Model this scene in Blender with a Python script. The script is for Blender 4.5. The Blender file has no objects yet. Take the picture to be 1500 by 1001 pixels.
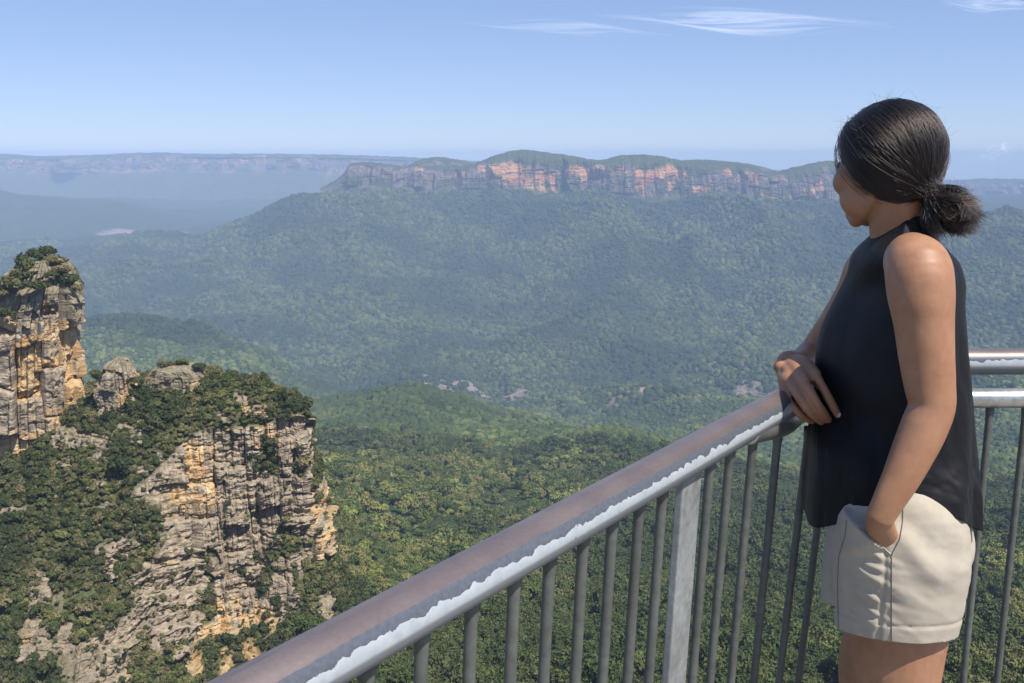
import bpy, bmesh, math, random
import numpy as np
from mathutils import Vector, Matrix
from mathutils.bvhtree import BVHTree

random.seed(7)
rng = np.random.default_rng(11)
scene = bpy.context.scene
COL = scene.collection
R = math.radians

# ------------------------------------------------------------------ camera
FOCAL, PITCH, CAMZ = 1400.0, R(11.0), 1.62
CP, SP = math.cos(PITCH), math.sin(PITCH)
cam = bpy.data.cameras.new('camera'); camo = bpy.data.objects.new('camera', cam); COL.objects.link(camo)
cam.sensor_width = 36; cam.lens = 36 * FOCAL / 1500; cam.clip_start = 0.05; cam.clip_end = 120000
camo.location = (0, 0, CAMZ); camo.rotation_euler = (R(90) - PITCH, 0, 0)
scene.camera = camo

def slope(py):
    v = (500.5 - py) / FOCAL
    return (v * CP - SP) / (CP + v * SP)
def P(px, py, Y):
    """point of the place seen at (px, py) that stands Y metres ahead of the lookout"""
    v = (500.5 - py) / FOCAL
    dy = CP + v * SP
    return np.array([(px - 750) / FOCAL / dy * Y, Y + 0 * px, CAMZ + (v * CP - SP) / dy * Y])
def V(px, py, Y): return Vector(P(float(px), float(py), float(Y)))

# ------------------------------------------------------------------ numpy noise
def _h(ix, iy, iz, seed=0):
    n = (ix.astype(np.int64) * 374761393 + iy.astype(np.int64) * 668265263 + iz.astype(np.int64) * 2147483647 + seed * 974634777) & 0xffffffff
    n = ((n ^ (n >> 13)) * 1274126177) & 0xffffffff
    n = ((n ^ (n >> 15)) * 2246822519) & 0xffffffff
    n = n ^ (n >> 16)
    return (n & 0xffffff) / float(0x1000000)
def h1(a, seed=0):
    a = np.asarray(a); z = np.zeros_like(a); return _h(a, z, z, seed)
def h2(a, b, seed=0):
    a, b = np.broadcast_arrays(a, b); return _h(a, b, np.zeros_like(a), seed)
def vn(x, y, z=0.0, seed=0):
    x, y, z = np.broadcast_arrays(np.asarray(x, float), np.asarray(y, float), np.asarray(z, float))
    ix, iy, iz = np.floor(x), np.floor(y), np.floor(z)
    fx, fy, fz = x - ix, y - iy, z - iz
    fx = fx * fx * (3 - 2 * fx); fy = fy * fy * (3 - 2 * fy); fz = fz * fz * (3 - 2 * fz)
    ix, iy, iz = ix.astype(np.int64), iy.astype(np.int64), iz.astype(np.int64)
    r = 0
    for a in (0, 1):
        wa = fx if a else 1 - fx
        for b in (0, 1):
            wb = fy if b else 1 - fy
            for c in (0, 1):
                wc = fz if c else 1 - fz
                r = r + wa * wb * wc * _h(ix + a, iy + b, iz + c, seed)
    return r * 2 - 1
def fbm(x, y, z=0.0, oct=4, seed=0, gain=0.5):
    s, a, t = 0, 1.0, 0
    for o in range(oct):
        s = s + a * vn(np.asarray(x) * 2 ** o, np.asarray(y) * 2 ** o, np.asarray(z) * 2 ** o, seed + o * 17)
        t += a; a *= gain
    return s / t
def sstep(a, b, x):
    t = np.clip((x - a) / (b - a), 0, 1); return t * t * (3 - 2 * t)
def cubic(tab, xs, x):
    """Catmull-Rom (monotone-limited) along axis 0 of tab sampled at xs"""
    tab = np.asarray(tab, float); xs = np.asarray(xs, float); x = np.asarray(x, float)
    n = len(xs); i = np.clip(np.searchsorted(xs, x) - 1, 0, n - 2)
    d = np.diff(tab, axis=0) / np.diff(xs).reshape((-1,) + (1,) * (tab.ndim - 1))
    m = np.zeros_like(tab); m[0] = d[0]; m[-1] = d[-1]
    m[1:-1] = np.where(d[:-1] * d[1:] > 0, 2 * d[:-1] * d[1:] / (d[:-1] + d[1:] + 1e-20 * np.sign(d[:-1] + d[1:] + 1e-30)), 0)
    hh = (xs[i + 1] - xs[i]); t = np.clip((x - xs[i]) / hh, 0, 1)
    sh = (-1,) + (1,) * (tab.ndim - 1); hh = hh.reshape(sh); t = t.reshape(sh)
    return ((2*t**3 - 3*t**2 + 1) * tab[i] + (t**3 - 2*t**2 + t) * hh * m[i] + (-2*t**3 + 3*t**2) * tab[i+1] + (t**3 - t**2) * hh * m[i+1])

# ------------------------------------------------------------------ object helpers
def tag(o, label=None, cat=None, group=None, kind=None):
    if label: o['label'] = label
    if cat: o['category'] = cat
    if group: o['group'] = group
    if kind: o['kind'] = kind
    return o
def link(o, parent=None):
    COL.objects.link(o)
    if parent is not None: o.parent = parent
    return o
def empty(name, loc=(0, 0, 0)):
    o = bpy.data.objects.new(name, None); o.location = loc; o.empty_display_size = .1; return link(o)
def np_mesh(name, verts, faces, mat=None, smooth=True, attrs=None, uv=None):
    me = bpy.data.meshes.new(name)
    verts = np.ascontiguousarray(verts, dtype=np.float32).reshape(-1, 3); faces = np.ascontiguousarray(faces, dtype=np.int32)
    k = faces.shape[1]
    me.vertices.add(len(verts)); me.vertices.foreach_set('co', verts.ravel())
    me.loops.add(faces.size); me.loops.foreach_set('vertex_index', faces.ravel())
    me.polygons.add(len(faces)); me.polygons.foreach_set('loop_start', np.arange(0, faces.size, k, dtype=np.int32))
    me.update(calc_edges=True)
    me.polygons.foreach_set('use_smooth', np.full(len(faces), smooth, dtype=bool))
    for n, a in (attrs or {}).items():
        a = np.asarray(a, dtype=np.float32)
        if a.ndim == 2 and a.shape[1] == 3:
            at = me.attributes.new(n, 'FLOAT_VECTOR', 'POINT'); at.data.foreach_set('vector', a.ravel())
        else:
            at = me.attributes.new(n, 'FLOAT', 'POINT'); at.data.foreach_set('value', a.ravel())
    if uv is not None:
        l = me.uv_layers.new(name='UVMap'); l.data.foreach_set('uv', np.asarray(uv, np.float32)[faces.ravel()].ravel())
    me.validate(); me.update()
    if mat: me.materials.append(mat)
    return me
def grid_faces(nu, nv, wrap=False):
    """vertex index = i*nv + j, i in nu, j in nv (wrap closes j)"""
    i = np.arange(nu - 1)[:, None]; j = np.arange(nv if wrap else nv - 1)[None, :]
    j2 = (j + 1) % nv
    a = i * nv + j; b = i * nv + j2; c = (i + 1) * nv + j2; d = (i + 1) * nv + j
    return np.stack([a, b, c, d], -1).reshape(-1, 4)
def mesh_obj(name, me, parent=None):
    return link(bpy.data.objects.new(name, me), parent)

# ------------------------------------------------------------------ materials
def newmat(name):
    m = bpy.data.materials.new(name); m.use_nodes = True
    nt = m.node_tree; b = nt.nodes['Principled BSDF']
    return m, nt, b
def N(nt, t, **k):
    n = nt.nodes.new(t)
    for a, v in k.items():
        if a in n.inputs: n.inputs[a].default_value = v
        else: setattr(n, a, v)
    return n
def L(nt, a, b): nt.links.new(a, b)
def noise(nt, scale, detail=4, rough=.55, vec=None, dist=0):
    n = N(nt, 'ShaderNodeTexNoise'); n.inputs['Scale'].default_value = scale; n.inputs['Detail'].default_value = detail
    n.inputs['Roughness'].default_value = rough; n.inputs['Distortion'].default_value = dist
    if vec is not None: L(nt, vec, n.inputs['Vector'])
    return n
def ramp(nt, fac, stops, interp='LINEAR'):
    r = N(nt, 'ShaderNodeValToRGB'); r.color_ramp.interpolation = interp
    e = r.color_ramp.elements
    while len(e) < len(stops): e.new(.5)
    for k, (p, c) in enumerate(stops):
        e[k].position = p; e[k].color = (*c, 1) if len(c) == 3 else c
    L(nt, fac, r.inputs[0]); return r
def mix(nt, fac, a, b, mode='MIX'):
    m = N(nt, 'ShaderNodeMix', data_type='RGBA', blend_type=mode)
    for s, v in ((m.inputs[0], fac), (m.inputs[6], a), (m.inputs[7], b)):
        if hasattr(v, 'is_linked'): L(nt, v, s)
        else: s.default_value = v if not isinstance(v, tuple) or len(v) == 4 else (*v, 1)
    return m.outputs[2]
def math_(nt, op, a, b=0.0, c=0.0):
    m = N(nt, 'ShaderNodeMath', operation=op)
    for s, v in zip(m.inputs, (a, b, c)):
        if hasattr(v, 'is_linked'): L(nt, v, s)
        else: s.default_value = v
    return m.outputs[0]
def bump(nt, b, h, strength=.3, dist=.01):
    n = N(nt, 'ShaderNodeBump'); n.inputs['Strength'].default_value = strength; n.inputs['Distance'].default_value = dist
    L(nt, h, n.inputs['Height']); L(nt, n.outputs[0], b.inputs['Normal']); return n
def attr(nt, name, geo=True):
    n = N(nt, 'ShaderNodeAttribute'); n.attribute_name = name; return n

def leaf_material(name, dark, mid, light, olive, patch=1 / 260.0):
    m, nt, b = newmat(name)
    oi = N(nt, 'ShaderNodeObjectInfo'); geo = N(nt, 'ShaderNodeNewGeometry')
    r = ramp(nt, oi.outputs['Random'], [(0, dark), (.45, mid), (.8, olive), (1, light)])
    n1 = noise(nt, patch, 3, .6, geo.outputs['Position'])
    f = ramp(nt, n1.outputs['Fac'], [(.42, (0, 0, 0)), (.57, (1, 1, 1))])
    c = mix(nt, f.outputs[0], (dark[0]*.8, dark[1]*.85, dark[2], 1), r.outputs[0])
    c2 = mix(nt, .8, r.outputs[0], c)
    n2 = noise(nt, .9, 2, .5, geo.outputs['Position'])
    v = ramp(nt, n2.outputs['Fac'], [(.3, (.65, .65, .65)), (.7, (1.35, 1.35, 1.25))])
    c3 = mix(nt, 1.0, c2, v.outputs[0], 'MULTIPLY')
    L(nt, c3, b.inputs['Base Color']); b.inputs['Roughness'].default_value = .75
    b.inputs['Specular IOR Level'].default_value = .25
    return m
M_leaf = leaf_material('forest_leaves', (.060, .085, .024), (.120, .155, .042), (.23, .27, .065), (.225, .205, .075))
M_hill = leaf_material('hill_leaves', (.038, .060, .016), (.075, .105, .028), (.13, .165, .040), (.125, .14, .040), 1 / 320.0)
M_shrub = leaf_material('shrub_leaves', (.050, .066, .022), (.098, .118, .038), (.20, .215, .07), (.20, .165, .085), 1 / 30.0)
M_farleaf = leaf_material('canopy_leaves', (.020, .038, .012), (.044, .070, .018), (.105, .135, .034), (.095, .105, .034), 1 / 500.0)
m, nt, b = newmat('pale_bark'); n = noise(nt, 3, 4)
L(nt, ramp(nt, n.outputs['Fac'], [(.3, (.16, .13, .10)), (.7, (.36, .32, .27))]).outputs[0], b.inputs['Base Color']); b.inputs['Roughness'].default_value = .9
M_bark = m

# ------------------------------------------------------------------ plants: leaf clump crowns
def crown_arrays(seed, R0=1.0, lobes=7, nleaf=420, leaf=.13, flat=.75, lift=.0, spread=.62):
    g = np.random.default_rng(seed)
    cs = g.normal(size=(lobes, 3)); cs /= np.linalg.norm(cs, axis=1)[:, None]
    cs *= (spread * R0 * g.uniform(.45, 1.0, (lobes, 1))); cs[:, 2] = np.abs(cs[:, 2]) * flat * g.uniform(.5, 1.2, lobes) + lift
    rs = R0 * g.uniform(.30, .52, lobes)
    which = g.integers(0, lobes, nleaf)
    d = g.normal(size=(nleaf, 3)); d /= np.linalg.norm(d, axis=1)[:, None]; d[:, 2] = np.where(d[:, 2] < -.35, -d[:, 2], d[:, 2])
    rad = rs[which] * (g.uniform(.55, 1.0, nleaf) ** .5) * (1 + .12 * g.normal(size=nleaf))
    c = cs[which] + d * rad[:, None] * np.array([1, 1, .8])
    nrm = d + g.normal(size=(nleaf, 3)) * .55; nrm /= np.linalg.norm(nrm, axis=1)[:, None]
    t = np.cross(nrm, g.normal(size=(nleaf, 3))); t /= np.linalg.norm(t, axis=1)[:, None]
    bb = np.cross(nrm, t)
    s = leaf * R0 * g.uniform(.6, 1.3, nleaf)[:, None]
    q = np.stack([c - t*s, c - bb*s*.55 + nrm*s*.2, c + t*s, c + bb*s*.6 + nrm*s*.15], 1).reshape(-1, 3)
    f = np.arange(nleaf * 4).reshape(-1, 4)
    return q, f, cs, rs
_ico = {}
def ico(sub):
    if sub not in _ico:
        bm = bmesh.new(); bmesh.ops.create_icosphere(bm, subdivisions=sub, radius=1)
        v = np.array([x.co[:] for x in bm.verts]); f = np.array([[x.index for x in p.verts] for p in bm.faces]); bm.free(); _ico[sub] = (v, f)
    return _ico[sub]
def join_arrays(parts):
    """parts: list of (verts, faces(k), mat index) -> triangulated"""
    V_, F_, M_ = [], [], []; o = 0
    for v, f, mi in parts:
        f = np.asarray(f)
        if f.shape[1] == 4: f = np.concatenate([f[:, [0, 1, 2]], f[:, [0, 2, 3]]])
        V_.append(v); F_.append(f + o); M_.append(np.full(len(f), mi)); o += len(v)
    return np.concatenate(V_), np.concatenate(F_), np.concatenate(M_)
def tube_arrays(pts, rad, ns=6, cap=False):
    pts = np.asarray(pts, float); n = len(pts); rad = np.broadcast_to(np.asarray(rad, float), (n,))
    t = np.gradient(pts, axis=0); t /= np.linalg.norm(t, axis=1)[:, None] + 1e-12
    up = np.array([0, 0, 1.0]) if abs(t[0][2]) < .9 else np.array([1.0, 0, 0])
    nrm = np.cross(t[0], up); nrm /= np.linalg.norm(nrm); out = []
    for i in range(n):
        nrm = nrm - t[i] * np.dot(nrm, t[i]); nrm /= np.linalg.norm(nrm); bn = np.cross(t[i], nrm)
        a = np.arange(ns) / ns * 2 * math.pi
        out.append(pts[i] + rad[i] * (np.cos(a)[:, None] * nrm + np.sin(a)[:, None] * bn))
    v = np.concatenate(out); f = grid_faces(n, ns, True)
    if cap:
        v = np.concatenate([v, pts[:1], pts[-1:]]); k = len(v); j = np.arange(ns); j2 = (j + 1) % ns
        f1 = np.stack([j2, j, np.full(ns, k-2), np.full(ns, k-2)], 1); base = (n-1)*ns
        f2 = np.stack([base + j, base + j2, np.full(ns, k-1), np.full(ns, k-1)], 1)
        return v, f, np.concatenate([f1, f2])[:, :3]
    return v, f
def finish(me, mids):
    me.polygons.foreach_set('material_index', np.asarray(mids, dtype=np.int32)); me.update()
def near_tree(seed, mat, R0=1.0, trunk=True, nleaf=420, leaf=.13, h=1.6):
    q, f, cs, rs = crown_arrays(seed, R0, 8, nleaf, leaf, .9, h * .45 if trunk else .1)
    g = np.random.default_rng(seed + 99)
    parts = [(q, f, 0)]
    iv, if_ = ico(2 if nleaf > 900 else 1)
    for c, r in zip(cs, rs):
        parts.append((iv * r * .62 * (1 + .25 * vn(iv[:, 0]*3, iv[:, 1]*3, iv[:, 2]*3, seed))[:, None] + c, if_, 0))
    if trunk:
        top = cs.mean(0)
        z = np.linspace(-.25, 1, 5)[:, None]
        pts = np.array([0, 0, -.3]) * (1 - z) + top * z + g.normal(size=(5, 3)) * .04
        v, ff = tube_arrays(pts, np.linspace(.075, .03, 5) * R0, 5); parts.append((v, ff, 1))
        for c in cs[:5]:
            m0 = pts[2]; v, ff = tube_arrays([m0, (m0 + c) / 2 + g.normal(size=3) * .05, c], [.035 * R0, .025 * R0, .012 * R0], 4); parts.append((v, ff, 1))
    vv, ff, mi = join_arrays(parts)
    me = np_mesh('tree_shape', vv, ff, mat, True); me.materials.append(M_bark); finish(me, mi)
    return me
def far_tree(seed, mat):
    g = np.random.default_rng(seed); iv, f = ico(2); v = iv.copy()
    r = 1 + .33 * fbm(v[:, 0] * 1.8 + seed, v[:, 1] * 1.8, v[:, 2] * 1.8, 3, seed)
    v = v * r[:, None] * np.array([g.uniform(.85, 1.15), g.uniform(.85, 1.15), g.uniform(.7, 1.15)])
    v[:, 2] = np.maximum(v[:, 2], -.75)
    return np_mesh('tree_shape', v, f, mat, False)
def scatter(name, pts, rot, scl, meshes, label, cat):
    vc = bpy.data.collections.new(name + '_shapes')
    for i, me in enumerate(meshes):
        o = bpy.data.objects.new('%s_shape' % name, me); vc.objects.link(o)
    me = bpy.data.meshes.new(name); me.vertices.add(len(pts)); me.vertices.foreach_set('co', np.asarray(pts, np.float32).ravel())
    a = me.attributes.new('rot', 'FLOAT_VECTOR', 'POINT'); a.data.foreach_set('vector', np.asarray(rot, np.float32).ravel())
    a = me.attributes.new('scl', 'FLOAT_VECTOR', 'POINT'); a.data.foreach_set('vector', np.asarray(scl, np.float32).ravel())
    a = me.attributes.new('vid', 'INT', 'POINT'); a.data.foreach_set('value', rng.integers(0, len(meshes), len(pts)).astype(np.int32))
    o = mesh_obj(name, me)
    ng = bpy.data.node_groups.new(name, 'GeometryNodeTree')
    ng.interface.new_socket('Geometry', in_out='INPUT', socket_type='NodeSocketGeometry')
    ng.interface.new_socket('Geometry', in_out='OUTPUT', socket_type='NodeSocketGeometry')
    gi, go = ng.nodes.new('NodeGroupInput'), ng.nodes.new('NodeGroupOutput')
    ci = ng.nodes.new('GeometryNodeCollectionInfo'); ci.inputs['Collection'].default_value = vc
    ci.inputs['Separate Children'].default_value = True; ci.inputs['Reset Children'].default_value = True
    ip = ng.nodes.new('GeometryNodeInstanceOnPoints'); ip.inputs['Pick Instance'].default_value = True
    def na(nm, t):
        n = ng.nodes.new('GeometryNodeInputNamedAttribute'); n.data_type = t; n.inputs['Name'].default_value = nm; return n.outputs['Attribute']
    ng.links.new(gi.outputs[0], ip.inputs['Points']); ng.links.new(ci.outputs[0], ip.inputs['Instance'])
    ng.links.new(na('vid', 'INT'), ip.inputs['Instance Index']); ng.links.new(na('scl', 'FLOAT_VECTOR'), ip.inputs['Scale'])
    er = ng.nodes.new('FunctionNodeEulerToRotation'); ng.links.new(na('rot', 'FLOAT_VECTOR'), er.inputs[0]); ng.links.new(er.outputs[0], ip.inputs['Rotation'])
    ng.links.new(ip.outputs[0], go.inputs[0])
    md = o.modifiers.new('scatter', 'NODES'); md.node_group = ng
    tag(o, label, cat, None, 'stuff')
    return o

# ------------------------------------------------------------------ terrain
YS = np.array([3, 30, 100, 200, 300, 430, 600, 800, 1100, 1450, 1900, 2400, 2900, 3400, 4200, 5200, 6200, 7200, 9000, 12000, 15000, 16500.])
PXC = np.array([-900, -100, 100, 300, 450, 600, 750, 900, 1050, 1250, 1450, 1600, 2400.])
TAB = np.array([
 [1600]*13, [1500]*13, [1300]*13, [1120]*13,
 [ 900,1060,1060,1040, 960,1010,1010,1010,1010,1010,1010,1010,1000],
 [ 850, 950, 950, 940, 850, 905, 915, 925, 930, 930, 930, 930, 900],
 [ 800, 860, 860, 840, 768, 830, 850, 855, 860, 860, 860, 855, 800],
 [ 740, 790, 790, 770, 712, 752, 785, 790, 795, 800, 800, 790, 740],
 [ 680, 720, 720, 700, 662, 680, 700, 705, 720, 735, 735, 725, 680],
 [ 640, 670, 665, 650, 628, 628, 645, 632, 668, 690, 690, 680, 640],
 [ 590, 620, 615, 600, 592, 570, 612, 655, 660, 655, 655, 640, 590],
 [ 560, 590, 580, 572, 606, 596, 622, 640, 630, 615, 605, 600, 560],
 [ 530, 520, 478, 508, 566, 566, 580, 594, 590, 575, 560, 540, 520],
 [ 500, 500, 494, 522, 532, 532, 540, 548, 548, 540, 520, 500, 480],
 [ 460, 455, 455, 470, 462, 452, 448, 452, 455, 450, 440, 430, 430],
 [ 415, 410, 405, 395, 362, 348, 345, 348, 350, 350, 320, 365, 380],
 [ 385, 378, 356, 343, 288, 279, 281, 284, 292, 296, 326, 370, 360],
 [ 360, 352, 350, 345, 306, 292, 292, 292, 297, 302, 345, 360, 350],
 [ 270, 260, 284, 318, 323, 323, 323, 323, 323, 323, 300, 300, 322],
 [ 285, 292, 292, 292, 292, 292, 292, 292, 292, 292, 284, 284, 292],
 [284]*13, [280]*13], float)
def terrain_z(s, Y):
    lx = np.log(Y); lys = np.log(YS)
    s = np.asarray(s, float); Y = np.asarray(Y, float); shp = s.shape
    s, lx, Yf = s.ravel(), lx.ravel(), Y.ravel()
    colv = cubic(TAB, lys, lx)                       # (n, 13)
    px = 750 + s * 0.965 * FOCAL
    i = np.clip(np.searchsorted(PXC, px) - 1, 0, 11)
    t = np.clip((px - PXC[i]) / (PXC[i+1] - PXC[i]), 0, 1); t = t * t * (3 - 2 * t) * .55 + t * .45
    n = np.arange(len(px))
    py = colv[n, i] * (1 - t) + colv[n, i+1] * t
    z = CAMZ + Yf * slope(py)
    X = s * Yf
    w = sstep(300, 900, Yf)
    a = Yf * w
    rid = 1 - np.abs(fbm(X / 900, Yf / 1100, 0, 3, 5)) * 2.2
    mid = sstep(1700, 2600, Yf) * (1 - sstep(5600, 6200, Yf))
    z = z + np.clip(a * .013, 0, 46) * (rid - .55) * (1 + .5 * mid) + np.clip(a * .0075, 0, 24) * fbm(X / 330 + 3, Yf / 420, 0, 3, 9)
    wr = .9 * vn(X / 700, Yf / 900, 0, 51); r2 = 1 - np.abs(vn(X / 520 + wr, Yf / 1500 + X / 2600, 0, 53)) * 2.4
    z = z + 52 * (np.clip(r2, -1, 1) - .2) * mid + 17 * (1 - 2 * np.abs(vn(X / 190 + wr, Yf / 420, 0, 57))) * mid
    z = z + np.clip(Yf * .01, 0, 4) * fbm(X / 45, Yf / 45, 0, 2, 23) * sstep(60, 200, Yf)
    gully = 1 - np.abs(vn(X / 300 + .8 * vn(X / 500, Yf / 900, 0, 33), Yf / 2600, 0, 31)) * 2
    z = z - np.clip(gully, 0, 1) ** 2 * 26 * sstep(3600, 4400, Yf) * (1 - sstep(6000, 6500, Yf))
    return z.reshape(shp)
def build_terrain():
    nu, nv = 620, 760
    Y = np.exp(np.linspace(math.log(2.6), math.log(15800), nu)); s = np.linspace(-1.35, 1.35, nv)
    Yg, sg = np.meshgrid(Y, s, indexing='ij')
    z = terrain_z(sg, Yg)
    z = np.minimum(z, np.where(Yg < 4, -1.0, 1e9))
    v = np.stack([sg * Yg, Yg, z], -1)
    m, nt, b = newmat('forest_floor'); geo = N(nt, 'ShaderNodeNewGeometry')
    n1 = noise(nt, 1 / 90., 6, .65, geo.outputs['Position']); n2 = noise(nt, 1 / 9., 4, .6, geo.outputs['Position'])
    c = ramp(nt, n1.outputs['Fac'], [(.35, (.030, .046, .016)), (.65, (.060, .080, .028))])
    v2 = ramp(nt, n2.outputs['Fac'], [(.3, (.55, .55, .55)), (.7, (1.3, 1.3, 1.3))])
    c2 = mix(nt, 1, c.outputs[0], v2.outputs[0], 'MULTIPLY')
    rk = ramp(nt, n2.outputs['Fac'], [(.35, (.13, .105, .09)), (.6, (.34, .27, .23))])
    ra = attr(nt, 'rocky')
    L(nt, mix(nt, ra.outputs['Fac'], c2, rk.outputs[0]), b.inputs['Base Color']); b.inputs['Roughness'].default_value = .95
    b.inputs['Specular IOR Level'].default_value = .1
    bump(nt, b, n2.outputs['Fac'], 1.0, 3.0)
    me = np_mesh('terrain', v, grid_faces(nu, nv)[:, ::-1], m, True, {'rocky': rocky(sg * Yg, Yg).ravel()})
    tag(mesh_obj('terrain', me), 'blue green valley floor and slopes under the forest', 'terrain', None, 'structure')
ROCKS = [(705, 553, 3250, 260, 34), (640, 556, 3150, 130, 16), (940, 592, 2850, 230, 45), (1130, 560, 3150, 150, 40), (258, 494, 3700, 260, 40), (745, 620, 1750, 26, 40),
         (172, 350, 7600, 150, 50), (1040, 720, 1120, 30, 30), (560, 548, 3100, 90, 30), (1000, 575, 3050, 120, 30), (270, 351, 7700, 60, 20)]
def rocky(X, Y):
    r = np.zeros_like(X)
    for px, py, YY, rx, ry in ROCKS:
        c = P(px, py, YY)
        w = 1.6 if YY > 7000 else 1
        e = ((X - c[0]) / rx) ** 2 + ((Y - YY) / (ry * 2.2 * w)) ** 2
        f = fbm(X / 40, Y / 40, 0, 3, 41)
        r = np.maximum(r, sstep(1.0, .4, e + f * .9) * (sstep(-.25, .1, vn(X / 22, Y / 60, 0, 44)) if YY < 7000 else 1))
    return r
build_terrain()
# plateau behind the lookout
g_ = np_mesh('ground', [[-400, 2.4, -.28], [400, 2.4, -.28], [400, -600, -.28], [-400, -600, -.28]], [[0, 3, 2, 1]], None, False)
m, nt, b = newmat('bush_ground'); geo = N(nt, 'ShaderNodeNewGeometry'); n = noise(nt, .8, 5, .6, geo.outputs['Position'])
L(nt, ramp(nt, n.outputs['Fac'], [(.3, (.07, .08, .03)), (.7, (.20, .16, .11))]).outputs[0], b.inputs['Base Color']); b.inputs['Roughness'].default_value = .95
g_.materials.append(m); tag(mesh_obj('ground', g_), 'bushy plateau ground behind the lookout', 'ground', None, 'structure')

def slope_n(s, Y):
    return None
def forest_points(Y0, Y1, step, smax=.66, grow=0.0):
    """jittered grid of tree positions between two distances"""
    out = []
    Y = Y0
    while Y < Y1:
        st = step * (1 + grow * (Y - Y0) / (Y1 - Y0)); nx = int(2 * smax * Y / st)
        s = (np.arange(nx) + .5 + rng.uniform(-.45, .45, nx)) / nx * 2 * smax - smax
        out.append(np.stack([s, Y + rng.uniform(-.45, .45, nx) * st, np.full(nx, st)], 1)); Y += st
    return np.concatenate(out)
def forest(name, Y0, Y1, step, size, meshes, label, grow=0, sink=.15, keep=.94):
    q = forest_points(Y0, Y1, step, .66, grow)
    z = terrain_z(q[:, 0], q[:, 1]); X = q[:, 0] * q[:, 1]
    k = (rng.uniform(size=len(X)) < keep) & (rocky(X, q[:, 1]) < .25 + .85 * rng.uniform(size=len(X)))
    dens = fbm(X / 70, q[:, 1] / 70, 0, 2, 77)
    k &= ~((dens < -.34) & (rng.uniform(size=len(X)) < .75))
    q, z, X = q[k], z[k], X[k]; n = len(X)
    sc = size * (q[:, 2] / step) * np.clip(rng.lognormal(0, .34, n), .45, 1.7) * (1 + .35 * fbm(X / 120, q[:, 1] / 120, 0, 2, 13))
    pts = np.stack([X, q[:, 1], z - sc * sink * 0], 1)
    rot = np.stack([rng.normal(0, .12, n), rng.normal(0, .12, n), rng.uniform(0, 6.28, n)], 1)
    scl = np.stack([sc, sc, sc * rng.uniform(.8, 1.35, n)], 1)
    print(name, n)
    return scatter(name, pts, rot, scl, meshes, label, 'forest')
NEAR = [near_tree(100 + i, M_leaf, 1, True, 420, .14) for i in range(6)]
NEARD = [near_tree(140 + i, M_leaf, 1, True, 1000, .10) for i in range(5)]
FAR = [far_tree(200 + i, M_hill) for i in range(5)]
FARR = [far_tree(220 + i, M_farleaf) for i in range(5)]
forest('gum_forest', 190, 620, 6.2, 4.4, NEARD, 'dense olive green gum forest on the slope just below the railing')
forest('gum_woodland', 620, 1300, 7.4, 5.0, NEAR, 'green gum forest on the lower slopes, farther out than the railing')
forest('hill_forest', 1300, 2700, 8.6, 4.9, FAR, 'green forest over the rounded valley hills', .25)
forest('valley_forest', 2700, 6400, 13, 8.2, FARR, 'blue green forest rising to the foot of the long cliffs', .35)
# ------------------------------------------------------------------ sandstone
def rock_material(name, far=False):
    m, nt, b = newmat(name); geo = N(nt, 'ShaderNodeNewGeometry')
    mp = N(nt, 'ShaderNodeMapping'); L(nt, geo.outputs['Position'], mp.inputs[0])
    k = .06 if far else 1.0
    mp.inputs['Scale'].default_value = (k, k, k * .22)
    n1 = noise(nt, .55, 6, .62, mp.outputs[0]); n2 = noise(nt, .16 * k, 4, .6, geo.outputs['Position']); 
    mp2 = N(nt, 'ShaderNodeMapping'); L(nt, geo.outputs['Position'], mp2.inputs[0]); mp2.inputs['Scale'].default_value = (k * .12, k * .12, k * 1.3)
    n3 = noise(nt, 1.0, 5, .65, mp2.outputs[0])
    fr = attr(nt, 'fresh'); vg = attr(nt, 'veg')
    grey = ramp(nt, n1.outputs['Fac'], [(.25, (.125, .098, .072)), (.5, (.33, .27, .20)), (.75, (.53, .44, .325))])
    if far: grey = ramp(nt, n1.outputs['Fac'], [(.25, (.07, .058, .055)), (.5, (.14, .115, .105)), (.75, (.25, .21, .185))])
    tan = ramp(nt, n2.outputs['Fac'], [(.3, (.46, .25, .11)), (.5, (.56, .38, .19)), (.7, (.62, .50, .34))])
    if far: tan = ramp(nt, n2.outputs['Fac'], [(.3, (.36, .15, .075)), (.5, (.50, .26, .13)), (.7, (.56, .40, .25))])
    f = ramp(nt, math_(nt, 'ADD', fr.outputs['Fac'], math_(nt, 'MULTIPLY', math_(nt, 'SUBTRACT', n1.outputs['Fac'], .5), 1.1)), [(.38, (0, 0, 0)), (.62, (1, 1, 1))])
    c = mix(nt, f.outputs[0], grey.outputs[0], tan.outputs[0])
    st = ramp(nt, n3.outputs['Fac'], [(.3, (.62, .6, .58)), (.55, (1.08, 1.08, 1.08))])
    c = mix(nt, .6, c, st.outputs[0], 'MULTIPLY')
    vn_ = noise(nt, .9 * (k if far else 1), 3, .7, geo.outputs['Position'])
    vc = ramp(nt, vn_.outputs['Fac'], [(.3, (.030, .045, .013)), (.7, (.10, .11, .04))])
    c = mix(nt, vg.outputs['Fac'], c, vc.outputs[0])
    L(nt, c, b.inputs['Base Color']); b.inputs['Roughness'].default_value = .92; b.inputs['Specular IOR Level'].default_value = .15
    bump(nt, b, math_(nt, 'ADD', n1.outputs['Fac'], n3.outputs['Fac']), .9, .5 / k)
    return m
M_rock = rock_material('sandstone'); M_frock = rock_material('hazy_sandstone', True)

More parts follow.
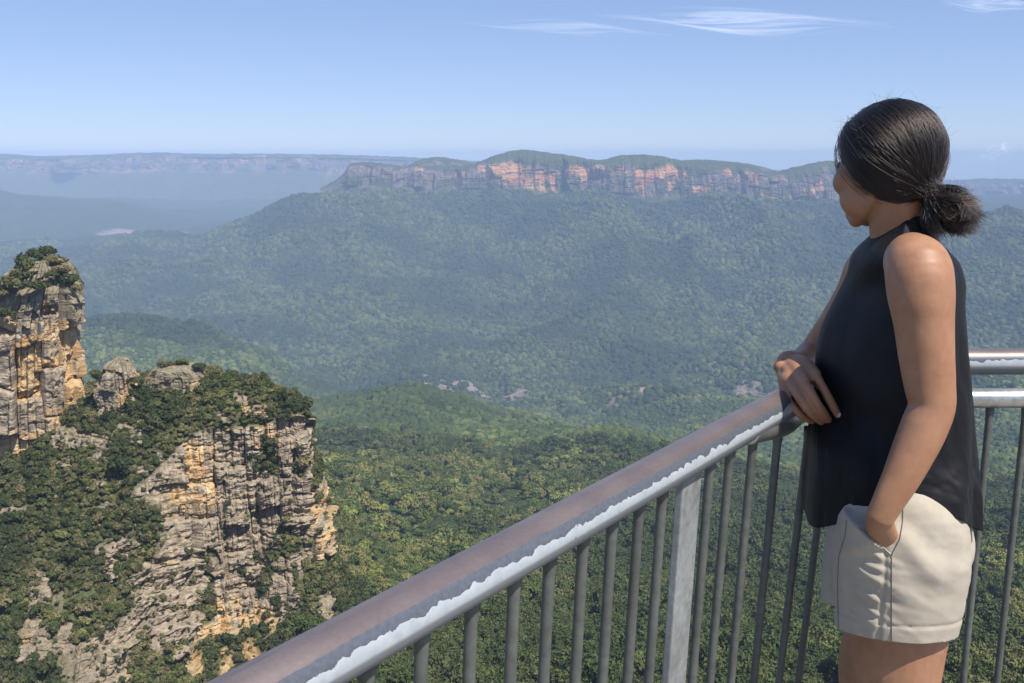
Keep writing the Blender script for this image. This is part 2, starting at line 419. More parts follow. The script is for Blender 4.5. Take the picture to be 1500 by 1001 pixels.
def blocky(a, z, cw, bh, seed, warp=.35):
    """offset (0..1), freshness (0..1) of jointed sandstone; a = metres along the face, z = height"""
    a = a + cw * warp * fbm(z / (bh * 4), a / (cw * 5), 0, 2, seed)
    i = np.floor(a / cw); fa = a / cw - i
    wob = (h1(i.astype(np.int64), seed + 1) - .5) * bh * 2.0
    zz = z + wob + bh * .25 * vn(a / cw * .8, z / bh * .5, 0, seed + 2)
    j = np.floor(zz / bh); fz = zz / bh - j
    i_, j_ = i.astype(np.int64), j.astype(np.int64)
    off = h2(i_, j_, seed + 3)
    edge = np.minimum(np.minimum(fa, 1 - fa) * cw, np.minimum(fz, 1 - fz) * bh)
    return off, h2(i_, j_, seed + 4), edge, fz

def rock_disp(a, z, S, seed):
    """displacement outward in metres for scale S (metres of a big block)"""
    o1, f1, e1, z1 = blocky(a, z, S * 1.3, S * 1.6, seed)
    o2, f2, e2, z2 = blocky(a, z, S * .40, S * .85, seed + 50)
    o3, f3, e3, z3 = blocky(a, z, S * .3, S * .13, seed + 90, .6)
    d = (o1 - .5) * S * .60 + (o2 - .5) * S * .20 + (o3 - .5) * S * .034
    d = d - np.exp(-(e1 / (S * .05)) ** 2) * S * .16 - np.exp(-(e2 / (S * .03)) ** 2) * S * .05
    d = d + S * .10 * fbm(a / S * 3, z / S * 5, 0, 4, seed + 7)
    # undercut: lower part of a bed recedes
    d = d - (z1 < .16) * S * .12 * (f1 > .45)
    fresh = np.clip(f1 * .78 + f2 * .18 + (z1 < .2) * .25 + (o1 < .3) * .15 - .26, 0, 1)
    return d, fresh

def ring_rock(name, rows, Yc, depth, S, seed, label, nu=420, nv=330, kind=None, tipveg=.3, cat='rock', fb=0.0):
    """closed stack of rings; rows = [(py, px_left, px_right)] at distance Yc"""
    rows = sorted(rows); zz = []; cx = []; rx = []
    for py, a, b_ in rows:
        p, q = P(a, py, Yc), P(b_, py, Yc); zz.append(p[2]); cx.append((p[0]+q[0])/2); rx.append((q[0]-p[0])/2)
    zz, cx, rx = map(np.array, (zz, cx, rx))
    order = np.argsort(zz); zz, cx, rx = zz[order], cx[order], rx[order]
    z = np.linspace(zz[0], zz[-1], nv)
    CX = cubic(cx, zz, z); RX = cubic(rx, zz, z)
    th = np.arange(nu) / nu * 2 * math.pi
    Z, T = np.meshgrid(z, th, indexing='ij'); CX, RX = CX[:, None], RX[:, None]
    RY = np.minimum(depth, RX * 1.15 + 1.0)
    a = T * RX.max() * 1.05
    d, fr = rock_disp(a, Z, S, seed)
    env = sstep(0, .12, (zz[-1] - Z) / (zz[-1] - zz[0]))
    d = (d - S * .12) * (.62 + .38 * env)
    pw = .75
    c, s_ = np.cos(T), np.sin(T)
    ex = np.sign(c) * np.abs(c) ** pw; ey = np.sign(s_) * np.abs(s_) ** pw
    X = CX + ex * (RX + d); Y = Yc + ey * (RY + d)
    v = np.stack([X, Y, Z + .12 * S * fbm(X / S * 2, Z / S * 3, Y / S * 2, 3, seed)], -1).reshape(-1, 3)
    top = np.array([[CX[-1, 0], Yc, zz[-1] + .1]])
    v = np.concatenate([v, top]); f = grid_faces(nv, nu, True)
    j = np.arange(nu); base = (nv - 1) * nu
    f = np.concatenate([f, np.stack([base + j, base + (j+1) % nu, np.full(nu, len(v)-1), np.full(nu, len(v)-1)], 1)])
    f = np.concatenate([f[:, [0, 1, 2]], f[:, [0, 2, 3]]]); f = f[(f[:, 0] != f[:, 2]) & (f[:, 1] != f[:, 2])]
    veg = sstep(tipveg + .12, tipveg - .05, (zz[-1] - Z) / (zz[-1] - zz[0]) + .12 * fbm(X / 6, Z / 6, Y / 6, 3, seed + 5)) * .35
    fresh = np.clip(fr + fb + .35 * fbm(X / 9, Z / 12, Y / 9, 2, seed + 8), 0, 1) * (1 - env * 0) * sstep(.0, .25, (zz[-1] - Z) / (zz[-1] - zz[0]))
    me = np_mesh(name, v, f, M_rock, False, {'fresh': np.append(fresh.ravel(), .2), 'veg': np.append(veg.ravel(), .5)})
    o = mesh_obj(name, me); tag(o, label, cat, None, kind)
    return o, (X, Y, Z)

pill, pgeo = ring_rock('rock_pillar',
    [(380, 46, 84), (392, 34, 99), (408, 18, 108), (425, -14, 116), (445, -40, 119), (500, -60, 119), (560, -62, 119), (620, -66, 121), (690, -72, 123), (740, -80, 130), (800, -90, 140)],
    345, 19, 12.0, 3, 'tall layered sandstone pillar at the left edge with bushes on its summit', 620, 460, tipveg=.10, fb=.34)
ring_rock('rock_pinnacle', [(525, 168, 182), (532, 158, 190), (548, 149, 199), (575, 146, 203), (600, 150, 206), (640, 150, 208), (690, 145, 212)], 338, 8, 4.2, 21,
    'small rounded sandstone pinnacle between the tall pillar and the bushy spur', 260, 200, tipveg=.06)
ring_rock('rock_outcrop', [(534, 246, 272), (541, 226, 294), (552, 216, 304), (580, 205, 305), (620, 200, 310)], 345, 9, 3.0, 35,
    'low broken sandstone outcrop on the crest of the bushy spur', 240, 120, tipveg=.25)

# the spur: a ridge with bushy slopes and broken cliffs
SP_ROWS = [  # (px, py, Y) for nine stations from the left to round the tip
 [(-220, 760, 420), (-60, 760, 420), (120, 690, 420), (210, 640, 410), (300, 640, 405), (375, 650, 400), (425, 660, 395), (452, 670, 390), (455, 680, 395)],
 [(-220, 660, 350), (-60, 660, 350), (110, 585, 350), (210, 556, 350), (295, 552, 350), (375, 562, 350), (425, 580, 350), (449, 602, 350), (452, 640, 372)],
 [(-220, 760, 300), (-60, 772, 300), (100, 780, 300), (200, 712, 312), (285, 634, 328), (375, 622, 334), (425, 610, 338), (452, 612, 344), (464, 650, 368)],
 [(-220, 880, 274), (-60, 885, 274), (120, 872, 284), (225, 868, 300), (295, 800, 320), (372, 812, 328), (425, 752, 333), (458, 735, 340), (480, 760, 368)],
 [(-220, 1000, 252), (-60, 1005, 252), (130, 1005, 262), (225, 985, 282), (310, 950, 306), (385, 900, 318), (448, 845, 326), (488, 828, 336), (512, 850, 362)],
 [(-220, 1400, 200), (-60, 1400, 200), (130, 1350, 215), (260, 1230, 240), (360, 1120, 272), (450, 1020, 290), (505, 965, 304), (540, 925, 316), (560, 930, 350)]]
def spur():
    A = np.array([[P(float(a), float(b_), float(c)) for a, b_, c in r] for r in SP_ROWS])      # rows, stations, 3
    nr, ns = 620, 720
    rk = cubic(A, [0, .13, .36, .60, .80, 1.0], np.linspace(0, 1, nr))                           # nr, stations, 3
    G = cubic(np.swapaxes(rk, 0, 1), [0, .13, .30, .42, .55, .70, .82, .92, 1.0], np.linspace(0, 1, ns))     # ns, nr, 3
    G = np.swapaxes(G, 0, 1)
    u = np.linspace(0, 1, ns)[None, :] + 0 * G[..., 0]; v = np.linspace(0, 1, nr)[:, None] + 0 * G[..., 0]
    # arclength along the face, outward direction
    t = np.gradient(G, axis=1); t[..., 2] = 0
    outw = np.stack([t[..., 1], -t[..., 0], 0 * t[..., 0]], -1); outw /= np.linalg.norm(outw, axis=-1)[..., None] + 1e-9
    for _ in range(30): outw[:, 1:-1] = (outw[:, :-2] + outw[:, 1:-1] + outw[:, 2:]) / 3
    outw /= np.linalg.norm(outw, axis=-1)[..., None] + 1e-9
    a = G[..., 0] * .85 + G[..., 1] * .25; z = G[..., 2]
    big = fbm(a / 26, z / 34, 0, 3, 61)
    band = sstep(.36, .385, v + .03 * big) * (1 - sstep(.58, .62, v + .08 * big)) * sstep(.38, .46, u + .06 * vn(z / 12, a / 30, 0, 3))
    low = sstep(.60, .64, v) * (1 - sstep(.78, .84, v + .08 * big)) * sstep(.36, .46, u) * sstep(-.10, .0, fbm(a / 8, z / 15, 0, 3, 67))
    mid = sstep(.40, .46, v) * (1 - sstep(.82, .9, v)) * sstep(.20, .34, u) * sstep(-.02, .08, fbm(a / 6, z / 14, 0, 3, 71))
    toprock = (1 - sstep(.34, .38, v)) * sstep(.12, .18, v) * sstep(.10, .28, fbm(a / 6, z / 3, G[..., 1] / 6, 3, 75)) * .8
    leftrock = sstep(.20, .32, fbm(a / 8, z / 12, G[..., 1] / 30, 3, 79)) * sstep(.4, .5, v) * .8
    botrock = sstep(.04, .14, fbm(a / 7, z / 13, 0, 3, 89)) * sstep(.8, .86, v) * sstep(.2, .4, u) * (1 - sstep(.62, .7, u))
    rock = np.clip(np.maximum.reduce([band * sstep(-.46, -.34, fbm(a / 9, z / 12, 0, 3, 83)), low, mid, toprock, leftrock, botrock]), 0, 1)
    d, fr = rock_disp(a, z, 7.5, 41)
    d2, fr2 = rock_disp(a, z, 3.2, 47)
    soft = fbm(G[..., 0] / 9, G[..., 1] / 9, z / 9, 4, 91)
    cw = np.clip(band + .7 * low, 0, 1)
    _, f3, e3, z3 = blocky(a, z, 6.5, 7.5, 141, .5); _, f4, e4, z4 = blocky(a, z, 3.5, 3.0, 151, .5)
    terr = ((z3 - .5) * 7.5 * .62 + (z4 - .5) * 3.0 * .5 - np.exp(-(e3 / .35) ** 2) * 1.0) * (1 - cw * .85)
    disp = rock * (terr + d * (.75 + .4 * cw) + d2 * .7 + 1.3) + (1 - rock) * soft * 2.2
    # big buttresses and clefts
    but = fbm(a / 15, z / 80, 0, 2, 95) * 5.5
    cleft = np.exp(-((((a / 11 + .5 * vn(z / 20, a / 40, 0, 98)) % 1) - .5) / .06) ** 2) * -2.2
    disp = disp + (but + cleft) * np.clip(band + low * .6 + mid * .5, 0, 1)
    G2 = G + outw * disp[..., None]
    G2[..., 2] += (1 - rock) * 1.1 * fbm(G[..., 0] / 5, G[..., 1] / 5, z / 7, 3, 97) + rock * .3 * fbm(a / 2, z / 1.2, 0, 3, 99)
    veg = np.clip(1 - rock * 1.15 + .15, 0, 1) * .92
    ledge = np.gradient(disp, axis=0)
    me = np_mesh('cliff', G2, grid_faces(nr, ns), M_rock, False, {'fresh': np.clip((fr * .75 + fr2 * .35) * (.58 + .75 * sstep(-.15, .25, fbm(a / 13, z / 28, 0, 2, 55)) * sstep(.42, .55, u)), 0, 1).ravel(), 'veg': veg.ravel()})
    tag(mesh_obj('cliff', me), 'broken orange and grey sandstone spur with bushy slopes, lower left', 'cliff', None, 'structure')
    return G2, rock, u, v, cw
G2, rock, SU, SV, CWm = spur()
def spur_shrubs():
    n = 34000
    nr, ns = rock.shape
    d1 = G2[1:, :-1] - G2[:-1, :-1]; d2_ = G2[:-1, 1:] - G2[:-1, :-1]; cell = np.linalg.norm(np.cross(d1, d2_), axis=-1); cell = np.minimum(cell, np.percentile(cell, 97)); cell[:30] = 0; cell[:200] *= 1.25
    cum = np.cumsum(cell.ravel()); q_ = np.searchsorted(cum, rng.uniform(0, cum[-1], n)); ii, jj = q_ // (ns - 1), q_ % (ns - 1)
    p = G2[ii, jj]
    # area weighting
    e1 = G2[np.minimum(ii + 1, nr-1), jj] - G2[np.maximum(ii-1, 0), jj]; e2 = G2[ii, np.minimum(jj + 1, ns-1)] - G2[ii, np.maximum(jj-1, 0)]
    ar = np.linalg.norm(np.cross(G2[np.minimum(ii + 6, nr-1), jj] - p, G2[ii, np.minimum(jj + 6, ns-1)] - p), axis=1)
    w = ar / np.percentile(ar, 95)
    rk = rock[ii, jj]
    keep = (rng.uniform(size=n) < 2) & (rng.uniform(size=n) < np.where(rk < .35, .92, np.where(CWm[ii, jj] > .5, .04, .13)))
    p, rk = p[keep], rk[keep]; m = len(p)
    sc = 1.35 * rng.lognormal(0, .36, m) * (1 + .35 * fbm(p[:, 0] / 14, p[:, 1] / 14, p[:, 2] / 14, 2, 5)); sc[rk > .35] *= .6
    rot = np.stack([rng.normal(0, .25, m), rng.normal(0, .25, m), rng.uniform(0, 6.28, m)], 1)
    scl = np.stack([sc, sc, sc * rng.uniform(.75, 1.4, m)], 1)
    print('shrubs', m)
    scatter('shrubs', p + np.array([0, 0, .1]), rot, scl, [near_tree(300 + k, M_shrub, 1, k > 2, 520, .15, 1.2) for k in range(7)], 'dark green scrub covering the spur and its ledges', 'shrubs')
spur_shrubs()
# bushes one can tell apart on the pillar and the pinnacle
BUSH = [np_ for np_ in (near_tree(340 + k, M_shrub, 1, False, 1100, .10) for k in range(4))]
def bush(px, py, Y, r, k, label, sx=1.0, sz=1.0):
    o = mesh_obj('bush', BUSH[k % 4]); o.location = V(px, py, Y); o.rotation_euler = (0, 0, k * 1.7); r = r * 1.45; o.scale = (r * sx, r, r * sz)
    tag(o, label, 'bush', 'bushes rooted on the rock pillars')
bush(40, 392, 338, 3.4, 0, 'dark round bush leaning out at the left of the pillar summit', 1.0, 1.3)
bush(58, 377, 345, 3.3, 1, 'tallest bush crowning the pillar summit', 1.2, .9)
bush(84, 384, 343, 3.0, 2, 'flat bush on the right side of the pillar summit', 1.3, .8)
bush(100, 412, 338, 2.9, 3, 'bush on the right shoulder of the tall pillar, under the summit', .9, 1.0)
bush(20, 420, 328, 4.0, 5, 'dark bush on the left shoulder of the tall pillar', 1.2, .9)
bush(-2, 432, 326, 3.4, 6, 'bush cut off by the left edge on the pillar shoulder', 1.1, .9)
bush(52, 421, 326, 3.0, 7, 'olive bush on the ledge below the pillar summit, in its middle', 1.3, .8)
bush(112, 425, 338, 2.2, 8, 'small bush at the right rim of the tall pillar', .8, 1.0)
bush(10, 462, 325, 2.5, 9, 'small bush on the lower left ledge of the tall pillar', 1.0, 1.0)
bush(146, 552, 335, 2.6, 10, 'dark bush behind the left side of the small pinnacle', 1.1, 1.0)
bush(176, 530, 338, 1.5, 11, 'low bush on top of the small pinnacle', 1.4, .6)
bush(75, 404, 334, 2.0, 12, 'little grey green bush in the face of the pillar summit', 1.3, .7)

bush(70, 372, 347, 2.6, 17, 'smaller bush just right of the tallest one on the pillar summit', 1.0, 1.1)
bush(30, 408, 334, 3.2, 18, 'bush below the dark leaning one on the pillar summit', 1.2, 1.0)
bush(90, 398, 338, 2.6, 19, 'bush on the slope of the pillar summit, above its right shoulder', 1.2, .9)
bush(244, 536, 343, 2.3, 13, 'bush on the left end of the broken outcrop on the spur crest', 1.2, .9)
bush(268, 531, 345, 2.0, 14, 'bush topping the middle of the broken outcrop on the spur crest', 1.3, .8)
bush(290, 540, 343, 2.2, 15, 'bush at the right end of the broken outcrop on the spur crest', 1.1, .9)
bush(201, 560, 336, 2.0, 16, 'bush hugging the right foot of the small pinnacle', 1.0, 1.1)
# ------------------------------------------------------------------ the long mesa and the far plateaux
def escarpment(name, rows, pxs, Ys, S, seed, label, nu=900, nr=150, amp=1.0, mat=None, wl=170., freshk=1.0):
    pxs = np.array(pxs, float); R_ = np.array(rows, float)
    px = np.linspace(pxs[0], pxs[-1], nu)
    vv = np.linspace(0, 1, nr); knots = [0, .08, .40, .66, .82, 1.0]
    PY = cubic(R_.T, pxs, px).T                                   # rows, nu
    PY = cubic(PY, knots, vv)                                     # nr, nu
    YY = cubic(np.array(Ys, float), knots, vv)[:, None] + 0 * PY
    v_ = (500.5 - PY) / FOCAL; dy = CP + v_ * SP
    X = (px[None, :] - 750) / FOCAL / dy * YY; Z = CAMZ + (v_ * CP - SP) / dy * YY
    cl = sstep(.05, .12, vv)[:, None] * (1 - sstep(.60, .80, vv))[:, None] + 0 * X
    a = X
    g_r = np.random.default_rng(seed); kx = np.cumsum(g_r.uniform(.12, 1.0, 400) ** 1.6 * wl * 1.5); kx = kx - kx[200] ; ky = g_r.uniform(-1, 1, 400)
    but = np.interp(a + .12 * wl * vn(a / 90, Z / 70, 0, seed + 2), kx, ky) * wl * .60 * amp + fbm(a / (wl * .2), vv[:, None] * 2, 0, 3, seed) * wl * .12 * amp
    saw = (((a / (wl * .9) + 1.3 * vn(a / (wl * 2.3), 0, 0, seed + 3) + .04 * vn(a / 40, Z / 60, 0, seed + 4)) % 1)); saw = np.where(saw < .86, saw / .86, (1 - saw) / .14); but = but + saw * wl * .10 * amp
    d, fr = rock_disp(a, Z, S, seed + 10)
    YY = YY + cl * (but - d * 1.0)
    X = X + cl * .3 * d
    led = sstep(.40, .42, vv)[:, None] * -S * .5; YY = YY - led * 0
    Z = Z + (1 - cl) * S * .10 * fbm(X / (S * .6), YY / (S * .6), 0, 3, seed + 5)
    Z = Z + np.where(vv[:, None] > .6, S * .11 * fbm(X / (S * .25), YY / 200, 0, 2, seed + 8), 0)
    n1 = fbm(X / (wl * .30), Z / (S * 3.0), 0, 3, seed + 6)
    lowveg = sstep(.02, .28, n1 + .5 * (.40 - vv[:, None])) * (vv[:, None] < .40)
    bench = np.exp(-((vv[:, None] - .405 + .02 * vn(X / wl, 0, 0, seed)) / .022) ** 2) * .8
    topv = sstep(.58, .68, vv[:, None] + .18 * fbm(X / (wl * .5), 0, 0, 3, seed + 7))
    veg = np.clip(np.maximum.reduce([lowveg * .9, bench, topv, 1 - sstep(.04, .10, vv[:, None] + .05 * n1)]), 0, 1)
    fresh = np.clip(fr * .8 + .22 + .55 * fbm(X / wl * .8, Z / S * .8, 0, 3, seed + 9), 0, 1) * freshk * np.interp(px, [560, 665, 705, 950, 1010, 1215], [.3, .8, 1.05, 1.05, .8, .75])[None] ** (0 if 'far' in name else 1) * (.62 if 'far' in name else 1)  # greyer left end of the mesa: its shade put into the rock colour
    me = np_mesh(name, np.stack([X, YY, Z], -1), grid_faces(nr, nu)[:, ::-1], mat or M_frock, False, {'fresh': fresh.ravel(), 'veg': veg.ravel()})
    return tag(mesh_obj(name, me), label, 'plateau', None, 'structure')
mp = [470, 500, 515, 535, 560, 600, 640, 665, 690, 705, 730, 765, 800, 840, 880, 905, 935, 965, 1000, 1050, 1100, 1130, 1160, 1215, 1260, 1300, 1350]
sky = [276, 258, 241, 238, 240, 244, 243, 244, 241, 236, 226, 220, 223, 229, 235, 229, 227, 229, 236, 238, 243, 253, 246, 236, 240, 256, 290]
top = [278, 262, 245, 244, 247, 249, 250, 250, 248, 244, 238, 235, 236, 238, 240, 240, 240, 242, 246, 249, 252, 257, 256, 252, 254, 266, 294]
bas = [290, 272, 272, 272, 275, 275, 276, 276, 276, 276, 276, 275, 277, 279, 281, 283, 284, 286, 288, 291, 291, 292, 292, 292, 294, 298, 306]
bas = [x + 2 for x in bas]
midl = [(t * .52 + q * .48) for t, q in zip(top, bas)]
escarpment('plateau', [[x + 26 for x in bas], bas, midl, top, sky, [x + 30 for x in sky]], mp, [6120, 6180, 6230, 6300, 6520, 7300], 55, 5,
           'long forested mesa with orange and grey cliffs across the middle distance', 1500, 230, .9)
hump_px = [585, 600, 620, 640, 665, 700, 740]
hs = [262, 242, 233, 230, 233, 242, 262]
escarpment('hill', [[x + 30 for x in hs], [x + 26 for x in hs], [x + 14 for x in hs], [x + 6 for x in hs], hs, [x + 30 for x in hs]], hump_px, [6900, 6910, 6940, 6990, 7100, 7500], 30, 15,
           'rounded wooded hill behind the left part of the mesa', 200, 60, .1, None, 120, .0)
hump_px = [960, 990, 1030, 1060, 1100, 1135, 1160]
hs = [250, 236, 234, 236, 241, 250, 262]
escarpment('hill', [[x + 30 for x in hs], [x + 26 for x in hs], [x + 14 for x in hs], [x + 6 for x in hs], hs, [x + 30 for x in hs]], hump_px, [6900, 6910, 6940, 6990, 7100, 7500], 30, 16,
           'low wooded hill behind the right part of the mesa', 200, 60, .1, None, 120, .0)
fp = [-500, -200, 0, 60, 150, 230, 300, 400, 480, 560, 640, 760, 900, 1130, 1250, 1400, 1440, 1500, 1700, 2100]
fs = [224, 227, 226, 229, 227, 224, 226, 226, 227, 229, 233, 240, 244, 250, 256, 264, 262, 263, 256, 250]
ft = [x + 5 for x in fs]; fb = [x + 27 for x in fs]; fm = [x + 15 for x in fs]
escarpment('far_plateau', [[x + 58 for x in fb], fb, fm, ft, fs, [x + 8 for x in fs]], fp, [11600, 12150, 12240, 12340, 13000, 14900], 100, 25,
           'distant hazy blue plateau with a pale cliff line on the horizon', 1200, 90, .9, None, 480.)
# ------------------------------------------------------------------ railing
def bez_path(points, rad, n=10):
    """polyline with rounded corners"""
    pts = [np.array(p, float) for p in points]; out = [pts[0]]
    for a, b_, c in zip(pts, pts[1:], pts[2:]):
        d1 = (a - b_) / np.linalg.norm(a - b_); d2 = (c - b_) / np.linalg.norm(c - b_)
        p, q = b_ + d1 * rad, b_ + d2 * rad
        for t in np.linspace(0, 1, n): out.append(p*(1-t)**2 + 2*b_*t*(1-t) + q*t*t)
    out.append(pts[-1]); return out
def resample(pts, step):
    pts = np.array(pts); d = np.r_[0, np.cumsum(np.linalg.norm(np.diff(pts, axis=0), axis=1))]
    n = max(2, int(d[-1] / step)); s = np.linspace(0, d[-1], n)
    return np.stack([np.interp(s, d, pts[:, k]) for k in range(3)], 1), s
def pipe(name, pts, r, mat, parent, step=.02, ns=48, flat=1.0):
    p, s = resample(pts, step); t = np.gradient(p, axis=0); t /= np.linalg.norm(t, axis=1)[:, None]
    up = np.array([0, 0, 1.0]); side = np.cross(t, up); side /= np.linalg.norm(side, axis=1)[:, None]; u2 = np.cross(side, t)
    a = np.arange(ns + 1) / ns * 2 * math.pi
    v = p[:, None, :] + r * (np.cos(a)[None, :, None] * u2[:, None, :] * flat + np.sin(a)[None, :, None] * side[:, None, :])
    uv = np.stack([np.repeat(s[:, None], ns + 1, 1), np.repeat((a / (2 * math.pi))[None], len(s), 0)], -1)
    f = grid_faces(len(p), ns + 1)
    vv = np.concatenate([v.reshape(-1, 3), p[:1], p[-1:]]); uu = np.concatenate([uv.reshape(-1, 2), [[0, 0]], [[0, 0]]])
    k = len(vv); j = np.arange(ns); base = (len(p) - 1) * (ns + 1)
    c1 = np.stack([j + 1, j, np.full(ns, k-2)], 1); c2 = np.stack([base + j, base + j + 1, np.full(ns, k-1)], 1)
    f = np.concatenate([f[:, [0, 1, 2]], f[:, [0, 2, 3]], c1, c2])
    me = np_mesh(name, vv, f[:, ::-1], mat, True, None, uu)
    return mesh_obj(name, me, parent)

def metal(name, col, rough=.45, met=.6, spots=True):
    m, nt, b = newmat(name); tc = N(nt, 'ShaderNodeTexCoord')
    n1 = noise(nt, 60, 5, .65, tc.outputs['Object']); n2 = noise(nt, 9, 4, .6, tc.outputs['Object'])
    r = ramp(nt, n1.outputs['Fac'], [(.3, tuple(c * .72 for c in col)), (.55, col), (.8, tuple(min(1, c * 1.25) for c in col))])
    r2 = ramp(nt, n2.outputs['Fac'], [(.35, (.8, .8, .8)), (.65, (1.1, 1.1, 1.1))])
    L(nt, mix(nt, 1, r.outputs[0], r2.outputs[0], 'MULTIPLY'), b.inputs['Base Color'])
    b.inputs['Metallic'].default_value = met
    rr = ramp(nt, n2.outputs['Fac'], [(.3, (rough * .85,) * 3), (.7, (min(1, rough * 1.2),) * 3)]); L(nt, rr.outputs[0], b.inputs['Roughness'])
    bump(nt, b, n1.outputs['Fac'], .15, .001)
    return m
M_galv = metal('galvanised_steel', (.36, .38, .39), .45, .55)
M_galv2 = metal('bright_galvanised_pipe', (.52, .53, .50), .33, .75)

def handrail_material():
    m, nt, b = newmat('worn_painted_handrail'); tc = N(nt, 'ShaderNodeTexCoord')
    sx = N(nt, 'ShaderNodeSeparateXYZ'); L(nt, tc.outputs['UV'], sx.inputs[0])
    u, v = sx.outputs[0], sx.outputs[1]
    cb = N(nt, 'ShaderNodeCombineXYZ'); L(nt, u, cb.inputs[0]); L(nt, math_(nt, 'MULTIPLY', v, .18), cb.inputs[1])
    nA = noise(nt, 45, 5, .62, cb.outputs[0]); nB = noise(nt, 9, 3, .5, cb.outputs[0]); nC = noise(nt, 150, 5, .7, cb.outputs[0])
    vo = N(nt, 'ShaderNodeTexVoronoi'); vo.inputs['Scale'].default_value = 62; L(nt, cb.outputs[0], vo.inputs['Vector'])
    # scalloped edge of the flaking paint
    e1 = math_(nt, 'ADD', math_(nt, 'MULTIPLY', math_(nt, 'SUBTRACT', nA.outputs['Fac'], .5), .040), math_(nt, 'MULTIPLY', math_(nt, 'SUBTRACT', nB.outputs['Fac'], .5), .055))
    scal = math_(nt, 'MULTIPLY', vo.outputs['Distance'], math_(nt, 'MULTIPLY', nA.outputs['Fac'], .075))
    wear = math_(nt, 'MULTIPLY', math_(nt, 'COMPARE', 0, 0, 0), 0)
    edge_dark = math_(nt, 'ADD', .132, math_(nt, 'MULTIPLY', e1, .55))
    edge_paint = math_(nt, 'ADD', math_(nt, 'ADD', .178, e1), scal)
    f_dark = ramp(nt, math_(nt, 'MULTIPLY', math_(nt, 'SUBTRACT', v, edge_dark), 60), [(.0, (0, 0, 0)), (.25, (1, 1, 1))])
    f_paint = ramp(nt, math_(nt, 'MULTIPLY', math_(nt, 'SUBTRACT', v, edge_paint), 200), [(.0, (0, 0, 0)), (.35, (1, 1, 1))])
    top = ramp(nt, nB.outputs['Fac'], [(.3, (.210, .170, .166)), (.7, (.28, .228, .210))])
    sc = ramp(nt, nC.outputs['Fac'], [(.25, (.82, .8, .8)), (.6, (1.05, 1.05, 1.05))])
    topc = mix(nt, .7, top.outputs[0], sc.outputs[0], 'MULTIPLY')
    # rust specks
    vo2 = N(nt, 'ShaderNodeTexVoronoi'); vo2.inputs['Scale'].default_value = 16; L(nt, cb.outputs[0], vo2.inputs['Vector'])
    sp = ramp(nt, vo2.outputs['Distance'], [(.035, (1, 1, 1)), (.06, (0, 0, 0))])
    topc = mix(nt, math_(nt, 'MULTIPLY', sp.outputs[0], .6), topc, (.20, .07, .06, 1))
    primer = ramp(nt, nC.outputs['Fac'], [(.3, (.075, .085, .105)), (.7, (.12, .13, .155))])
    paint = ramp(nt, nA.outputs['Fac'], [(.3, (.34, .38, .41)), (.7, (.46, .50, .53))])
    chip = ramp(nt, vo.outputs['Distance'], [(.0, (1, 1, 1)), (.10, (1, 1, 1)), (.13, (0, 0, 0))])
    chipm = math_(nt, 'MULTIPLY', chip.outputs[0], math_(nt, 'GREATER_THAN', math_(nt, 'ADD', nB.outputs['Fac'], math_(nt, 'MULTIPLY', math_(nt, 'GREATER_THAN', u, 3.75), .12)), .56))
    paintc = mix(nt, chipm, paint.outputs[0], (.15, .16, .19, 1))
    vin = math_(nt, 'LESS_THAN', v, .8); fd = math_(nt, 'MULTIPLY', f_dark.outputs[0], vin); fp_ = math_(nt, 'MULTIPLY', f_paint.outputs[0], vin)
    c = mix(nt, fd, topc, primer.outputs[0]); c = mix(nt, fp_, c, paintc)
    low = ramp(nt, v, [(.262, (0, 0, 0)), (.285, (1, 1, 1))]); lowe = ramp(nt, v, [(.78, (1, 1, 1)), (.80, (0, 0, 0))])
    lowm = math_(nt, 'MULTIPLY', low.outputs[0], lowe.outputs[0])
    c = mix(nt, lowm, c, (.20, .215, .225, 1))
    L(nt, c, b.inputs['Base Color'])
    met = math_(nt, 'SUBTRACT', 1.0, fd); L(nt, math_(nt, 'MULTIPLY', met, .55), b.inputs['Metallic'])
    b.inputs['Roughness'].default_value = .40
    hh = math_(nt, 'ADD', math_(nt, 'MULTIPLY', f_paint.outputs[0], 1.0), math_(nt, 'MULTIPLY', nC.outputs['Fac'], .25)); bump(nt, b, hh, .6, .0007)
    return m
M_hand = handrail_material()
RZ = CAMZ - .46
def on_left(Y, off=0.0, z=RZ): return np.array([.539 + .739 * (Y - 1.784) + off * .804, Y - off * .594, z])
rail = empty('railing', (0.78, 2.11, 0))
tag(rail, 'grey steel lookout railing with a worn handrail of flaking paint', 'railing')
bpy.context.view_layer.update()
def keep(o):  # parts are modelled in world coordinates
    o.matrix_parent_inverse = Matrix.Translation(rail.location).inverted(); return o
cor = np.array([.79, 2.125, RZ])
keep(pipe('handrail', bez_path([on_left(-.9), cor, np.array([3.2, 2.15, RZ])], .10, 14), .0298, M_hand, rail))
lz = CAMZ - .525
start = on_left(1.60, .004, RZ - .012)
keep(pipe('lower_rail', bez_path([start, on_left(1.74, .004, RZ - .040), np.array([.60, 1.93, lz]), np.array([.80, 2.045, lz]), np.array([3.2, 2.06, lz])], .06, 12), .0215, M_galv2, rail, .012, 32))
M_bal = metal('baluster_steel', (.115, .125, .113), .55, .1)
